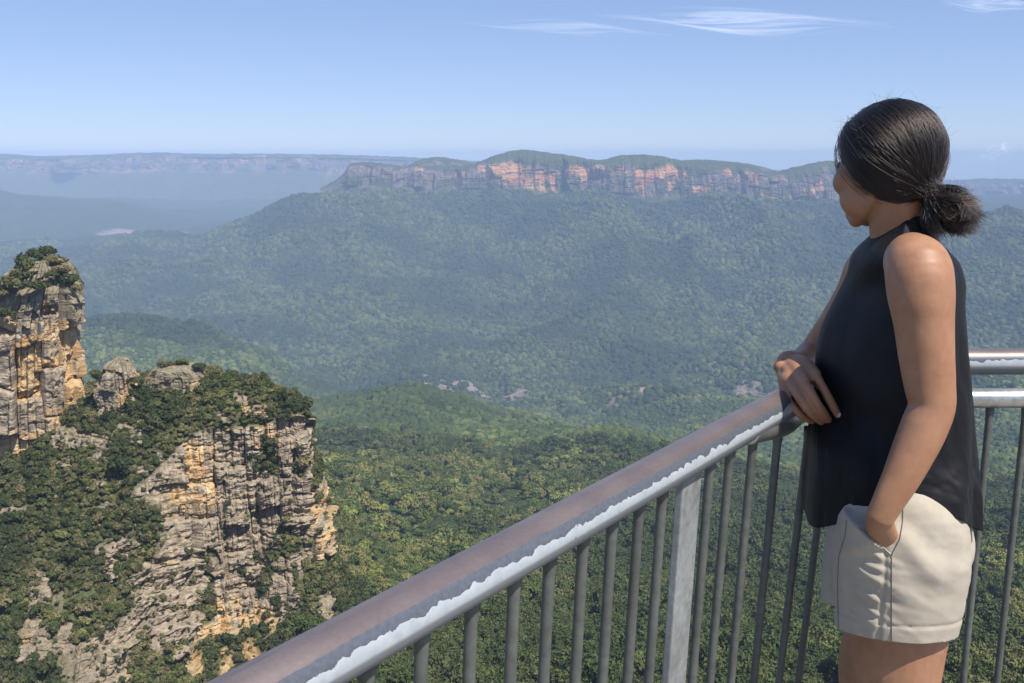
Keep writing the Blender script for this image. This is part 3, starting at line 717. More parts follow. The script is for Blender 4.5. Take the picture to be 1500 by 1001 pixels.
def bar(p0, p1, w, d, mat, name, ax):
    """rectangular bar from p0 up to p1; ax = horizontal direction of its wide side"""
    ax = np.array([ax[0], ax[1], 0]) / math.hypot(*ax[:2]); ay = np.array([-ax[1], ax[0], 0]); vs = []
    for p in (p0, p1):
        for sx_, sy_ in ((-1, -1), (1, -1), (1, 1), (-1, 1)): vs.append(np.array(p) + ax * sx_ * w / 2 + ay * sy_ * d / 2)
    f = [[3, 2, 1, 0], [4, 5, 6, 7], [0, 1, 5, 4], [1, 2, 6, 5], [2, 3, 7, 6], [3, 0, 4, 7]]
    me = np_mesh(name, vs, f, mat, False); o = keep(mesh_obj(name, me, rail))
    md = o.modifiers.new('bevel', 'BEVEL'); md.width = .0025; md.segments = 2; return o
LEAN = np.array([-.042, 0.0, 0])
BR = .0077
def rod(p0, p1, name='baluster', r=BR, mat=None):
    ts = [0, .3, .6, .90, .955, .964, .972, .982, 1]; pts = [np.array(p0) * (1 - t) + np.array(p1) * t for t in ts]
    wv_ = random.uniform(.8, 1.2); v, f, cf = tube_arrays(pts, [r, r, r, r, r, r, r * 1.04, r * (1.1 + .1 * wv_), r * 1.35], 18, True); f = np.concatenate([f[:, [0, 1, 2]], f[:, [0, 2, 3]], cf])
    return keep(mesh_obj(name, np_mesh(name, v, f[:, ::-1], mat or M_bal, True), rail))
for Y in [-.1, .01, .09, .17, .25, .33, .41, .49, .57, .65, .73, .80, .862, .927, .994, 1.059, 1.119, 1.182, 1.242, 1.303, 1.360, 1.493, 1.556]:
    t = on_left(Y, 0, RZ - .02); b0 = on_left(Y, 0, .10) + LEAN; rod(b0, t)
for Y, zt in [(1.636, RZ - .022), (1.733, RZ - .045), (1.842, lz - .005), (1.950, lz)]:
    t = on_left(Y, 0 if Y < 1.8 else .012, zt); b0 = on_left(Y, 0, .10) + LEAN; rod(b0, t)
for k in range(24):
    x = .900 + .0795 * k; rod([x, 2.05, .10], [x, 2.05, lz - .012])
pt = on_left(1.432, 0, RZ - .012); pb = on_left(1.432, 0, .0) + LEAN
bar(pb, pt, .066, .014, metal('post_steel', (.27, .285, .28), .6, .1), 'post', (.594, .804))
for Y in (.05,):
    bar(on_left(Y, 0, 0) + LEAN, on_left(Y, 0, RZ - .012), .066, .014, M_galv, 'post', (.594, .804))
bar([2.90, 2.05, 0], [2.90, 2.05, lz], .066, .014, M_galv, 'post', (1, 0))
keep(pipe('bottom_rail', bez_path([on_left(-.9, 0, .10) + LEAN, np.array([.77, 2.07, .10]), np.array([3.2, 2.07, .10])], .05, 6), .016, M_galv, rail, .1, 16))

# deck under the visitor
poly = [on_left(-2.2, -.12, 0), np.array([.72, 2.26, 0]), np.array([3.6, 2.30, 0]), np.array([3.6, -3, 0]), np.array([-2.4, -3, 0])]
bm = bmesh.new(); vs = [bm.verts.new(p) for p in poly]; fc = bm.faces.new(vs[::-1]); r_ = bmesh.ops.extrude_face_region(bm, geom=[fc])
for e in r_['geom']:
    if isinstance(e, bmesh.types.BMVert): e.co.z -= .25
bmesh.ops.recalc_face_normals(bm, faces=bm.faces)
pm = bpy.data.meshes.new('platform'); bm.to_mesh(pm); bm.free()
m, nt, b = newmat('concrete'); geo = N(nt, 'ShaderNodeNewGeometry'); n = noise(nt, 14, 6, .6, geo.outputs['Position'])
L(nt, ramp(nt, n.outputs['Fac'], [(.3, (.22, .21, .19)), (.7, (.36, .34, .31))]).outputs[0], b.inputs['Base Color']); b.inputs['Roughness'].default_value = .9; pm.materials.append(m)
tag(mesh_obj('platform', pm), 'concrete lookout platform the visitor stands on', 'platform', None, 'structure')
# ------------------------------------------------------------------ the visitor
def etube(pts, ra, rb=None, ref=(1, 0, 0), n=None, ns=28, caps=(1, 1)):
    """closed tapered tube through pts; ra = half width along ref, rb = the other half width; rounded ends"""
    pts = np.array([list(p) for p in pts], float); ra = np.array(ra, float); rb = ra * 1.0 if rb is None else np.array(rb, float)
    d = np.r_[0, np.cumsum(np.linalg.norm(np.diff(pts, axis=0), axis=1))]
    n = n or max(8, int(d[-1] / .008)); s = np.linspace(0, d[-1], n)
    def cr(tab):  # smooth interpolation
        tab = np.asarray(tab, float); i = np.clip(np.searchsorted(d, s) - 1, 0, len(d) - 2); h = d[i+1] - d[i]; t = (s - d[i]) / h
        m = np.gradient(tab, d, axis=0); sh = (-1,) + (1,) * (tab.ndim - 1); t = t.reshape(sh); h = h.reshape(sh)
        return (2*t**3-3*t**2+1)*tab[i] + (t**3-2*t**2+t)*h*m[i] + (-2*t**3+3*t**2)*tab[i+1] + (t**3-t**2)*h*m[i+1]
    p, A, B = cr(pts), cr(ra), cr(rb)
    T = np.gradient(p, axis=0); T /= np.linalg.norm(T, axis=1)[:, None]
    ref = np.array(ref, float); X = ref[None] - T * (T @ ref)[:, None]; X /= np.linalg.norm(X, axis=1)[:, None]; Yv = np.cross(T, X)
    rings = []; a = np.arange(ns) / ns * 2 * math.pi
    def ring(c, x, y, A_, B_): rings.append(c + np.cos(a)[:, None] * x * A_ + np.sin(a)[:, None] * y * B_)
    K = 5
    for k in range(K):
        th = (k + .5) / K * math.pi / 2; c = math.cos(th); q = min(A[0], B[0]) * caps[0]; ring(p[0] - T[0] * q * c, X[0], Yv[0], A[0] * math.sin(th), B[0] * math.sin(th))
    for k in range(n): ring(p[k], X[k], Yv[k], A[k], B[k])
    for k in range(K):
        th = (K - k - .5) / K * math.pi / 2; c = math.cos(th); q = min(A[-1], B[-1]) * caps[1]; ring(p[-1] + T[-1] * q * c, X[-1], Yv[-1], A[-1] * math.sin(th), B[-1] * math.sin(th))
    R_ = len(rings); v = np.concatenate(rings + [p[:1] - T[0] * min(A[0], B[0]) * caps[0], p[-1:] + T[-1] * min(A[-1], B[-1]) * caps[1]])
    f = grid_faces(R_, ns, True); j = np.arange(ns); j2 = (j + 1) % ns; b0 = (R_ - 1) * ns; k = len(v)
    f = np.concatenate([f[:, [0, 1, 2]], f[:, [0, 2, 3]], np.stack([j2, j, np.full(ns, k-2)], 1), np.stack([b0 + j, b0 + j2, np.full(ns, k-1)], 1)])
    return v, f, 0
def ellip(c, r, axes=None, sub=3):
    v, f = ico(sub); v = v * np.array(r)
    if axes is not None: v = v @ np.array(axes)
    return v + np.array(c), f, 0

# head frame: F forward, Lf her left, U up
Hc = P(1303., 240., 1.715)
hy = R(55); F = np.array([-math.cos(hy) , math.sin(hy), -.10]); F /= np.linalg.norm(F)
Lf = np.cross([0, 0, 1.0], F); Lf /= np.linalg.norm(Lf); U = np.cross(F, Lf)
HA = np.array([F, Lf, U])
def hp(f, l, u): return Hc + f * F + l * Lf + u * U
body = []
# skull, face and features
body.append(ellip(hp(-.004, 0, .020), (.076, .070, .078), HA))
body.append(ellip(hp(.030, 0, -.018), (.060, .066, .082), HA))
body.append(ellip(hp(.012, 0, -.050), (.056, .058, .050), HA))
body.append(ellip(hp(.060, 0, -.082), (.026, .030, .024), HA))
for s in (-1, 1):
    body.append(etube([hp(-.015, s*.050, -.020), hp(-.002, s*.050, -.055), hp(.026, s*.042, -.080), hp(.058, s*.016, -.094)], [.012, .012, .014, .015]))
    body.append(ellip(hp(.052, s*.038, -.026), (.034, .027, .030), HA))
    body.append(ellip(hp(.060, s*.026, .020), (.020, .022, .009), HA, 2))
    body.append(ellip(hp(.034, s*.044, -.056), (.036, .022, .036), HA))
    body.append(ellip(hp(-.012, s*.068, -.014), (.017, .006, .026), HA, 2))
    body.append(ellip(hp(.098, s*.010, -.026), (.009, .008, .007), HA, 2))
body.append(etube([hp(.082, 0, .016), hp(.094, 0, -.006), hp(.105, 0, -.024)], [.008, .009, .010]))
body.append(ellip(hp(.088, 0, -.050), (.010, .022, .0055), HA, 2)); body.append(ellip(hp(.086, 0, -.061), (.010, .019, .006), HA, 2))
NB = P(1326., 362., 1.70)
body.append(etube([hp(-.020, 0, -.030), hp(-.012, 0, -.085), P(1312., 335., 1.705), NB], [.050, .045, .045, .058], None, (1, 0, 0)))
# torso under the clothes
body.append(etube([P(1326, 365, 1.71), P(1330, 400, 1.715), P(1332, 450, 1.72), P(1326, 520, 1.72), P(1320, 620, 1.72), P(1318, 700, 1.70), P(1322, 770, 1.70), P(1322, 820, 1.70)],
                  [.040, .055, .056, .055, .062, .084, .098, .085], [.085, .092, .074, .068, .072, .105, .130, .115]))
# left arm, hanging, hand in the pocket
body.append(etube([P(1334, 382, 1.60), P(1345, 396, 1.552), P(1349, 430, 1.540), P(1353, 470, 1.535), P(1357, 520, 1.530), P(1362, 565, 1.525), P(1365, 594, 1.520), P(1354, 625, 1.515), P(1335, 668, 1.508), P(1320, 700, 1.503), P(1303, 732, 1.500), P(1288, 760, 1.502)],
                  [.044, .0522, .0518, .0468, .0432, .0400, .0365, .0372, .0345, .0310, .0270, .0240], [.048, .052, .052, .047, .043, .038, .037, .036, .031, .026, .0215, .0185], (1, 0, 0), None, 36, (.9, .6)))
body.append(ellip(P(1383, 600, 1.523), (.018, .017, .019)))
body.append(etube([P(1288, 757, 1.504), P(1291, 778, 1.521), P(1296, 800, 1.545), P(1299, 818, 1.56)], [.0225, .0245, .028, .029], [.0175, .0150, .0135, .012], (1, 0, 0)))
for k, (px, ln) in enumerate([(1278, .9), (1289, 1.0), (1299, .95), (1309, .8)]):
    body.append(etube([P(px, 815, 1.55), P(px + 3, 815 + 30 * ln, 1.555), P(px + 5, 815 + 52 * ln, 1.560), P(px + 5, 815 + 68 * ln, 1.565)], [.0095, .0088, .0080, .0068], None, (1, 0, 0)))
body.append(etube([P(1279, 772, 1.520), P(1277, 790, 1.538), P(1276, 808, 1.552), P(1277, 822, 1.56)], [.011, .0105, .0095, .008]))
# right arm over the rail, hand draped on it
body.append(etube([P(1286, 388, 1.80), P(1274, 398, 1.85), P(1256, 428, 1.90), P(1226, 472, 1.97), P(1194, 516, 2.03)], [.046, .048, .041, .036, .033], None))
body.append(etube([P(1194, 516, 2.03), P(1180, 530, 1.97), P(1166, 533, 1.89), P(1156, 530, 1.815)], [.033, .034, .029, .0245], [.033, .033, .027, .0215]))
W = P(1157, 531, 1.815)
K = {'i': P(1194, 549, 1.726), 'm': P(1178, 558, 1.716), 'r': P(1164, 571, 1.716), 'l': P(1152, 586, 1.726)}
for k, w0 in (('i', (6, -2)), ('m', (2, 0)), ('r', (-3, 5)), ('l', (-7, 11))):
    w = P(1157 + w0[0], 531 + w0[1], 1.812)
    body.append(etube([w, (w + K[k]) / 2 + np.array([0, -.006, .006]), K[k]], [.0185, .0165, .0118], [.0150, .0135, .0105]))
body.append(ellip((W + K['m'] + K['l']) / 3 + np.array([0, .004, 0]), (.026, .030, .020)))
body.append(ellip(P(1143, 537, 1.80), (.014, .014, .014), None, 2))
for c in K.values(): body.append(ellip(c + np.array([0, -.003, .0015]), (.0112, .0112, .0112), None, 2))
def finger(pts, r): body.append(etube([P(*p) for p in pts], r, None, (1, 0, 0), None, 20))
finger([(1194, 549, 1.722), (1206, 569, 1.702), (1213, 582, 1.696), (1223, 600, 1.696), (1229, 611, 1.701)], [.0094, .0083, .0086, .0080, .0066])
finger([(1178, 558, 1.712), (1190, 579, 1.686), (1197, 591, 1.680), (1207, 606, 1.690), (1214, 616, 1.702)], [.0083, .0088, .0083, .0082, .0066])
finger([(1164, 571, 1.712), (1176, 590, 1.689), (1184, 601, 1.687), (1195, 612, 1.698), (1203, 619, 1.710)], [.0094, .0092, .0086, .0078, .0064])
finger([(1152, 586, 1.722), (1164, 599, 1.707), (1172, 607, 1.706), (1182, 614, 1.715), (1190, 618, 1.724)], [.0092, .0082, .0082, .0070, .0058])
finger([(1172, 541, 1.790), (1196, 557, 1.765), (1214, 575, 1.742), (1228, 586, 1.727), (1238, 594, 1.720)], [.0150, .0120, .0100, .0090, .0068])
# legs
xL = P(1310, 1000, 1.61)[0]; xR = P(1284, 985, 1.80)[0]
body.append(etube([P(1326, 790, 1.64), P(1322, 860, 1.625), P(1315, 940, 1.615), P(1310, 1000, 1.61), (xL - .005, 1.61, .47), (xL + .012, 1.61, .33), (xL + .015, 1.61, .20), (xL + .02, 1.61, .085)],
                  [.085, .090, .083, .0765, .056, .054, .040, .034], None))
body.append(etube([P(1322, 790, 1.76), P(1312, 850, 1.79), P(1296, 930, 1.80), P(1284, 985, 1.80), (xR - .005, 1.80, .47), (xR + .010, 1.80, .33), (xR + .012, 1.80, .20), (xR + .02, 1.80, .085)],
                  [.085, .088, .080, .0755, .056, .054, .040, .034], None))
for x, y in ((xL, 1.61), (xR, 1.80)):
    body.append(etube([(x + .035, y, .045), (x - .04, y, .045), (x - .12, y, .026), (x - .165, y, .02)], [.034, .036, .042, .03], [.036, .040, .022, .014], (0, 1, 0)))
bv, bf, _ = join_arrays(body)
def skin_material():
    m, nt, b = newmat('skin'); geo = N(nt, 'ShaderNodeNewGeometry')
    n1 = noise(nt, 22, 4, .6, geo.outputs['Position']); n2 = noise(nt, 380, 3, .6, geo.outputs['Position']); n3 = noise(nt, 70, 3, .6, geo.outputs['Position'])
    c = ramp(nt, n1.outputs['Fac'], [(.3, (.34, .170, .093)), (.7, (.42, .220, .127))])
    v = ramp(nt, n3.outputs['Fac'], [(.3, (.93, .91, .90)), (.7, (1.05, 1.04, 1.03))])
    L(nt, mix(nt, 1, c.outputs[0], v.outputs[0], 'MULTIPLY'), b.inputs['Base Color'])
    L(nt, ramp(nt, n3.outputs['Fac'], [(.3, (.46,) * 3), (.7, (.60,) * 3)]).outputs[0], b.inputs['Roughness']); b.inputs['Specular IOR Level'].default_value = .5
    b.inputs['Subsurface Weight'].default_value = .12; b.inputs['Subsurface Radius'].default_value = (.012, .004, .002); b.inputs['Subsurface Scale'].default_value = .6
    bump(nt, b, math_(nt, 'ADD', n2.outputs['Fac'], n3.outputs['Fac']), .3, .0008); return m
def solidify_mesh(name, v, f, vox, smooth_it, mat, fac=.5):
    """weld overlapping closed shapes into one continuous surface and bake it"""
    me = np_mesh(name, v, f, None); o = bpy.data.objects.new(name, me); COL.objects.link(o)
    md = o.modifiers.new('r', 'REMESH'); md.mode = 'VOXEL'; md.voxel_size = vox; md.use_smooth_shade = True
    ms = o.modifiers.new('s', 'SMOOTH'); ms.factor = fac; ms.iterations = smooth_it
    dg = bpy.context.evaluated_depsgraph_get(); dg.update(); e = o.evaluated_get(dg)
    out = bpy.data.meshes.new_from_object(e); bpy.data.objects.remove(o); bpy.data.meshes.remove(me); out.name = name
    out.materials.clear(); out.materials.append(mat); out.polygons.foreach_set('use_smooth', [True] * len(out.polygons))
    return out
M_skin = skin_material()
bme = solidify_mesh('person', bv, bf, .0029, 7, M_skin)
print('body verts', len(bme.vertices))
person = mesh_obj('person', bme)
tag(person, 'woman in black sleeveless top leaning on the railing, hand in pocket, looking over the valley', 'person')

m, nt, b = newmat('fingernail'); n = noise(nt, 90, 2); L(nt, ramp(nt, n.outputs['Fac'], [(.3, (.62, .40, .33)), (.7, (.70, .48, .41))]).outputs[0], b.inputs['Base Color']); b.inputs['Roughness'].default_value = .25
for (a_, b_, c_) in ((1228, 608, 1.697), (1212, 613, 1.700), (1237, 592, 1.717)):
    v, f, _ = ellip(P(a_, b_, c_) + np.array([0, -.0035, .001]), (.0042, .0035, .0058), None, 2); mesh_obj('fingernail', np_mesh('fingernail', v, f, m, True), person)
def fabric(name, c1, c2, scale, rough=.85, bs=.25, sheen=.2):
    m, nt, b = newmat(name); tc = N(nt, 'ShaderNodeTexCoord')
    wv = N(nt, 'ShaderNodeTexWave'); wv.wave_type = 'BANDS'; wv.bands_direction = 'Z'; wv.inputs['Scale'].default_value = scale; L(nt, tc.outputs['Object'], wv.inputs[0])
    wx = N(nt, 'ShaderNodeTexWave'); wx.wave_type = 'BANDS'; wx.bands_direction = 'DIAGONAL'; wx.inputs['Scale'].default_value = scale; L(nt, tc.outputs['Object'], wx.inputs[0])
    n = noise(nt, 30, 4, .6, tc.outputs['Object'])
    L(nt, ramp(nt, n.outputs['Fac'], [(.3, c1), (.7, c2)]).outputs[0], b.inputs['Base Color'])
    b.inputs['Roughness'].default_value = rough; b.inputs['Sheen Weight'].default_value = sheen; b.inputs['Specular IOR Level'].default_value = .25
    bump(nt, b, math_(nt, 'ADD', wv.outputs['Fac'], wx.outputs['Fac']), bs, .0006); return m

# --- sleeveless top: loft of rings
def top_mesh():
    rows = [(318, 1302, 1338, .043, 1.700), (326, 1294, 1345, .048, 1.700), (338, 1287, 1354, .056, 1.70), (350, 1279, 1365, .082, 1.702), (362, 1271, 1376, .108, 1.705), (380, 1261, 1387, .126, 1.706), (405, 1251, 1395, .128, 1.706),
            (440, 1232, 1398, .124, 1.706), (500, 1205, 1405, .126, 1.707), (560, 1196, 1412, .130, 1.708), (640, 1193, 1415, .134, 1.71), (700, 1191, 1416, .146, 1.71), (757, 1189, 1417, .157, 1.71)]
    T = []
    for py, a, b_, h, yc in rows:
        p, q = P(a, py, 1.70), P(b_, py, 1.70); T.append([p[2], (p[0]+q[0])/2, (q[0]-p[0])/2, h, yc])
    T = np.array(T); nr, ns = 200, 260
    d = np.r_[0, np.cumsum(np.abs(np.diff(T[:, 0])) + .004)]; d /= d[-1]
    t = np.linspace(0, 1, nr); Rr = cubic(T, d, t)
    a = np.arange(ns) / ns * 2 * math.pi
    Z, A = np.meshgrid(t, a, indexing='ij'); z = Rr[:, 0:1] + 0 * A
    c, s = np.cos(A), np.sin(A); pw = .86 - .14 * sstep(.70, .9, Z)
    ex = np.sign(c) * np.abs(c) ** pw; ey = np.sign(s) * np.abs(s) ** pw
    t_ = Z
    amp = (.0018 + .0120 * sstep(.30, 1.0, t_)) * (1 - .6 * np.clip(-c, 0, 1))
    fold = fbm(A * 2.4 + .5 * t_ , t_ * 1.6, 0, 3, 5) * 1.0 + .55 * np.sin(A * 9 + 2.2 * t_ + 2 * vn(A * 1.5, t_ * 2, 0, 8)) + .35 * fbm(A * 7, t_ * 9, 0, 3, 6)
    # the pull from the raised left arm to the hem
    pull = .012 * np.exp(-((A - 5.35 + .9 * (t_ - .6)) / .16) ** 2) * sstep(.45, .75, t_) - .010 * np.exp(-((A - 5.65 + .7 * (t_ - .6)) / .10) ** 2) * sstep(.5, .8, t_)
    dd = amp * fold + pull
    fr_ = np.clip(-c, 0, 1) * sstep(.08, .30, t_) * (1 - .85 * sstep(.62, .80, t_))
    X = (Rr[:, 1:2] + ex * (Rr[:, 2:3] + dd)) * (1 + .044 * fr_ ** 1.5); Y = Rr[:, 4:5] + ey * (Rr[:, 3:4] * (1 - .58 * fr_ ** 1.3) + dd) + .075 * fr_ ** 1.5
    near = np.clip(-s, 0, 1) ** 1.5
    z = z + (.064 * np.exp(-((A - 4.62) / .88) ** 2) - .014 * np.exp(-((A - 3.1) / .4) ** 2)) * sstep(.70, 1.0, t_) + .02 * np.clip(s, 0, 1) * sstep(.8, 1, t_) + .006 * np.sin(A * 3 + 1) * sstep(.85, 1, t_)
    # shoulders droop toward the arms at the collar level
    z = z - .012 * np.abs(s) * np.exp(-((t_ - .10) / .05) ** 2)
    # back of the collar is higher
    z = z + .010 * c * np.exp(-(t_ / .05) ** 2)
    v = np.stack([X, Y, z], -1).reshape(-1, 3)
    me = np_mesh('top', v, grid_faces(nr, ns, True)[:, ::-1], fabric('black_crepe', (.004, .0042, .0062), (.0075, .0078, .0105), 900, .55, .15, .05), True)
    o = mesh_obj('top', me, person); md = o.modifiers.new('thick', 'SOLIDIFY'); md.thickness = .0022; md.offset = 1
    o['label'] = 'loose black sleeveless top with a high collar'
    return o
top_mesh()

# --- shorts
sh = []
nl = [(712, 1252, 1398), (745, 1240, 1408), (775, 1229, 1415), (810, 1223, 1417), (850, 1227, 1413), (885, 1228, 1405), (915, 1229, 1398), (940, 1230, 1394), (975, 1232, 1388)]
pts, ra = [], []
for py, a, b_ in nl:
    p, q = P(a, py, 1.60), P(b_, py, 1.60); pts.append((p + q) / 2 + np.array([0, .005, 0])); ra.append((q[0] - p[0]) / 2)
zc = pts[-1][2]
pts[0][1] += .045; pts[1][1] += .034; pts[2][1] += .004
sh.append(etube(pts, ra, [.065, .078, .093, .102, .102, .100, .098, .096, .094], (1, 0, 0), 60, 56, (.15, .08)))
fl = [(720, 1236, 1400), (750, 1224, 1404), (790, 1214, 1404), (830, 1207, 1398), (865, 1204, 1388), (888, 1205, 1380), (925, 1208, 1376)]
pts, ra = [], []
for py, a, b_ in fl:
    p, q = P(a, py, 1.80), P(b_, py, 1.80); pts.append((p + q) / 2); ra.append((q[0] - p[0]) / 2)
sh.append(etube(pts, ra, [.085, .092, .096, .098, .096, .095, .094], (1, 0, 0), 60, 56, (.15, .08)))
sh.append(etube([P(1322, 690, 1.70), P(1322, 740, 1.70), P(1322, 790, 1.70), P(1320, 830, 1.70)], [.094, .104, .116, .10], [.115, .132, .152, .13], (1, 0, 0)))
sv, sf, _ = join_arrays(sh)
M_short = fabric('beige_cotton_twill', (.41, .365, .295), (.48, .43, .35), 1100, .9, .22, .05)
sme = solidify_mesh('shorts', sv, sf, .0032, 5, M_short)
def to_px(co):
    dy = co[:, 1] * CP - (co[:, 2] - CAMZ) * SP; up = co[:, 1] * SP + (co[:, 2] - CAMZ) * CP
    return 750 + co[:, 0] / dy * FOCAL, 500.5 - up / dy * FOCAL
n_ = len(sme.vertices); co = np.empty(n_ * 3, np.float32); sme.vertices.foreach_get('co', co); co = co.reshape(-1, 3).astype(float)
nr_ = np.empty(n_ * 3, np.float32); sme.vertex_normals.foreach_get('vector', nr_); nr_ = nr_.reshape(-1, 3).astype(float)
# creases, in metres on the cloth: x along her side, z up, measured from the foot of the pocket
foot = P(1305, 812, 1.50); dx = co[:, 0] - foot[0]; dz = co[:, 2] - foot[2]; nearside = sstep(0, -.6, nr_[:, 1])
w = np.zeros(n_)
rip = np.exp(-np.abs(dx + .010) / .045) * sstep(.03, -.02, dz) * sstep(-.26, -.19, dz + 0.02 * 0)
for zc_, am, wd, sl, xl in ((-.018, 5, .0050, .30, .030), (-.036, 4, .0042, .15, .045), (-.060, 6, .0060, .42, .055), (-.078, 3, .0035, .10, .030), (-.097, 6.5, .0062, .22, .060), (-.121, 4, .0045, .50, .035), (-.140, 5, .0050, .05, .050)):
    q_ = dz - zc_ + sl * dx + .007 * vn(dx * 40, zc_ * 90, 0, 3)
    w += am * .0006 * (np.exp(-(q_ / wd) ** 2) - .8 * np.exp(-((q_ - wd * 1.7) / wd) ** 2)) * np.where(dx < -.002, np.exp(-np.abs(dx + .012) / xl), .35 * np.exp(-np.abs(dx) / .03)) * nearside
w += .0040 * fbm(co[:, 0] * 10, co[:, 2] * 22 + co[:, 0] * 9, co[:, 1] * 6, 4, 12)
w += .0045 * np.sin((dz + .45 * dx) * 70 + 3 * vn(dx * 12, dz * 10, 0, 9)) * np.exp(-((dx - .07) / .06) ** 2) * sstep(-.14, .0, dz) * nearside
# hem: a doubled band
hemz = P(1305, 944, 1.51)[2]
hd = co[:, 2] - hemz - .034 + .20 * (co[:, 1] - 1.50)
w += .0010 * (hd < 0) * (co[:, 1] < 1.70)
w -= .0022 * np.exp(-(hd / .0030) ** 2) * (co[:, 1] < 1.70)
# side seam groove
w -= .003 * np.exp(-(dx / .0035) ** 2) * (dz < 0) * nearside
w -= .003 * np.exp(-((dx + .083 + .02 * np.sin(dz * 14)) / .004) ** 2) * nearside
# pocket: the front panel stands off over the hand
a0 = P(1262, 765, 1.50); e = foot - a0; e2 = np.array([e[0], e[2]]); e2 /= np.linalg.norm(e2)
sdist = (co[:, 0] - a0[0]) * e2[1] - (co[:, 2] - a0[2]) * e2[0]      # sign: which side of the pocket edge
along = (co[:, 0] - a0[0]) * e2[0] + (co[:, 2] - a0[2]) * e2[1]
if ((foot[0] - .05 - a0[0]) * e2[1] - (foot[2] - a0[2]) * e2[0]) < 0: sdist = -sdist
Lp = np.linalg.norm([e[0], e[2]])
w += .034 * sstep(-.0015, .0020, sdist) * np.exp(-np.clip(sdist, 0, 1) / .034) * sstep(-.015, .012, along) * sstep(Lp + .004, Lp - .020, along) * nearside
w -= .006 * sstep(.001, -.002, sdist) * np.exp(np.clip(sdist, -1, 0) / .03) * sstep(-.005, .015, along) * sstep(Lp + .004, Lp - .01, along) * nearside
co2 = co + nr_ * w[:, None]
# hem cut: raise the underside so that it is level cloth
sme.vertices.foreach_set('co', co2.astype(np.float32).ravel()); sme.update()
bm = bmesh.new(); bm.from_mesh(sme)
h1_, h2_, h3_ = P(1306, 944, 1.50), P(1385, 926, 1.58), P(1212, 876, 1.83)
hn = np.cross(h2_ - h1_, h3_ - h1_); hn = hn / np.linalg.norm(hn) * np.sign(hn[2])
bmesh.ops.bisect_plane(bm, geom=bm.verts[:] + bm.edges[:] + bm.faces[:], plane_co=Vector(h1_), plane_no=Vector(-hn), clear_outer=True)
bm.to_mesh(sme); bm.free(); sme.update(); sme.polygons.foreach_set('use_smooth', [True] * len(sme.polygons))
co2 = np.array([v.co[:] for v in sme.vertices])
shorts = mesh_obj('shorts', sme, person); md = shorts.modifiers.new('cloth', 'SOLIDIFY'); md.thickness = .003; md.offset = -1
shorts['label'] = 'short beige cotton shorts with a slanted pocket'
bvh = BVHTree.FromPolygons([Vector(c) for c in co2], [tuple(p.vertices) for p in sme.polygons])
def seam(pxs, name='seam', r=.0009, col=(.16, .15, .14), Yh=None, lift=.0006):
    pts = []
    for (a, b_), (c, d_) in zip(pxs, pxs[1:]):
        for t in np.linspace(0, 1, 12, endpoint=False): pts.append((a + (c - a) * t, b_ + (d_ - b_) * t))
    pts.append(pxs[-1]); out = []
    for a, b_ in pts:
        o_ = Vector((0, 0, CAMZ)); d_ = (V(a, b_, 1.5) - o_).normalized(); h = bvh.ray_cast(o_, d_, 3.0)
        if h[0] is not None: out.append(np.array(h[0] + h[1] * lift))
    out = np.array(out)
    if len(out) < 4: return
    v, f, cf = tube_arrays(out, r, 8, True); f = np.concatenate([f[:, [0, 1, 2]], f[:, [0, 2, 3]], cf])
    m, nt, b = newmat('seam_thread'); b.inputs['Base Color'].default_value = (*col, 1); b.inputs['Roughness'].default_value = .9
    n = noise(nt, 400, 2, .5, N(nt, 'ShaderNodeNewGeometry').outputs['Position']); bump(nt, b, n.outputs['Fac'], .5, .001)
    mesh_obj(name, np_mesh(name, v, f[:, ::-1], m, True), shorts)
seam([(1306, 814), (1306, 860), (1306, 905), (1306, 942)], 'seam', .0008, (.14, .12, .10))
seam([(1323, 740), (1322, 765), (1318, 790), (1306, 813)], 'pocket_edge', .0009, (.16, .13, .11))
seam([(1264, 766), (1274, 782), (1290, 799), (1305, 812)], 'pocket_edge', .0012, (.46, .41, .34))
seam([(1241, 762), (1238, 785), (1229, 815), (1227, 850), (1228, 900), (1229, 935)], 'seam', .0007, (.22, .19, .16))
# ------------------------------------------------------------------ hair
m, nt, b = newmat('dark_scalp_hair'); tc = N(nt, 'ShaderNodeTexCoord')
b.inputs['Base Color'].default_value = (.010, .007, .006, 1); b.inputs['Roughness'].default_value = .55
n = noise(nt, 160, 3, .6, tc.outputs['Object']); bump(nt, b, n.outputs['Fac'], .6, .002); M_cap = m
def hair_mat():
    m = bpy.data.materials.new('brown_black_hair'); m.use_nodes = True; nt = m.node_tree; nt.nodes.remove(nt.nodes['Principled BSDF'])
    h = N(nt, 'ShaderNodeBsdfHairPrincipled'); h.parametrization = 'COLOR'
    h.inputs['Color'].default_value = (.011, .0075, .0065, 1); h.inputs['Roughness'].default_value = .30; h.inputs['Radial Roughness'].default_value = .55
    h.inputs['Random Roughness'].default_value = .2
    L(nt, h.outputs[0], nt.nodes['Material Output'].inputs['Surface']); return m
M_hair = hair_mat()
SK = hp(-.004, 0, .019)
TIE = P(1360., 283., 1.645)
def dirv(f, l, u):
    d = f * F + l * Lf + u * U; return d / np.linalg.norm(d)
def skull_r(d, lift=.010):
    """radius of the hair surface from the skull centre in direction d (n,3)"""
    du = d @ U; a = np.stack([d @ F / (np.where(d @ F < 0, .076, .084) + lift), d @ Lf / (.072 + lift), du / (np.where(du < 0, .094, .0755) + lift)], -1)
    return 1 / np.linalg.norm(a, axis=-1)
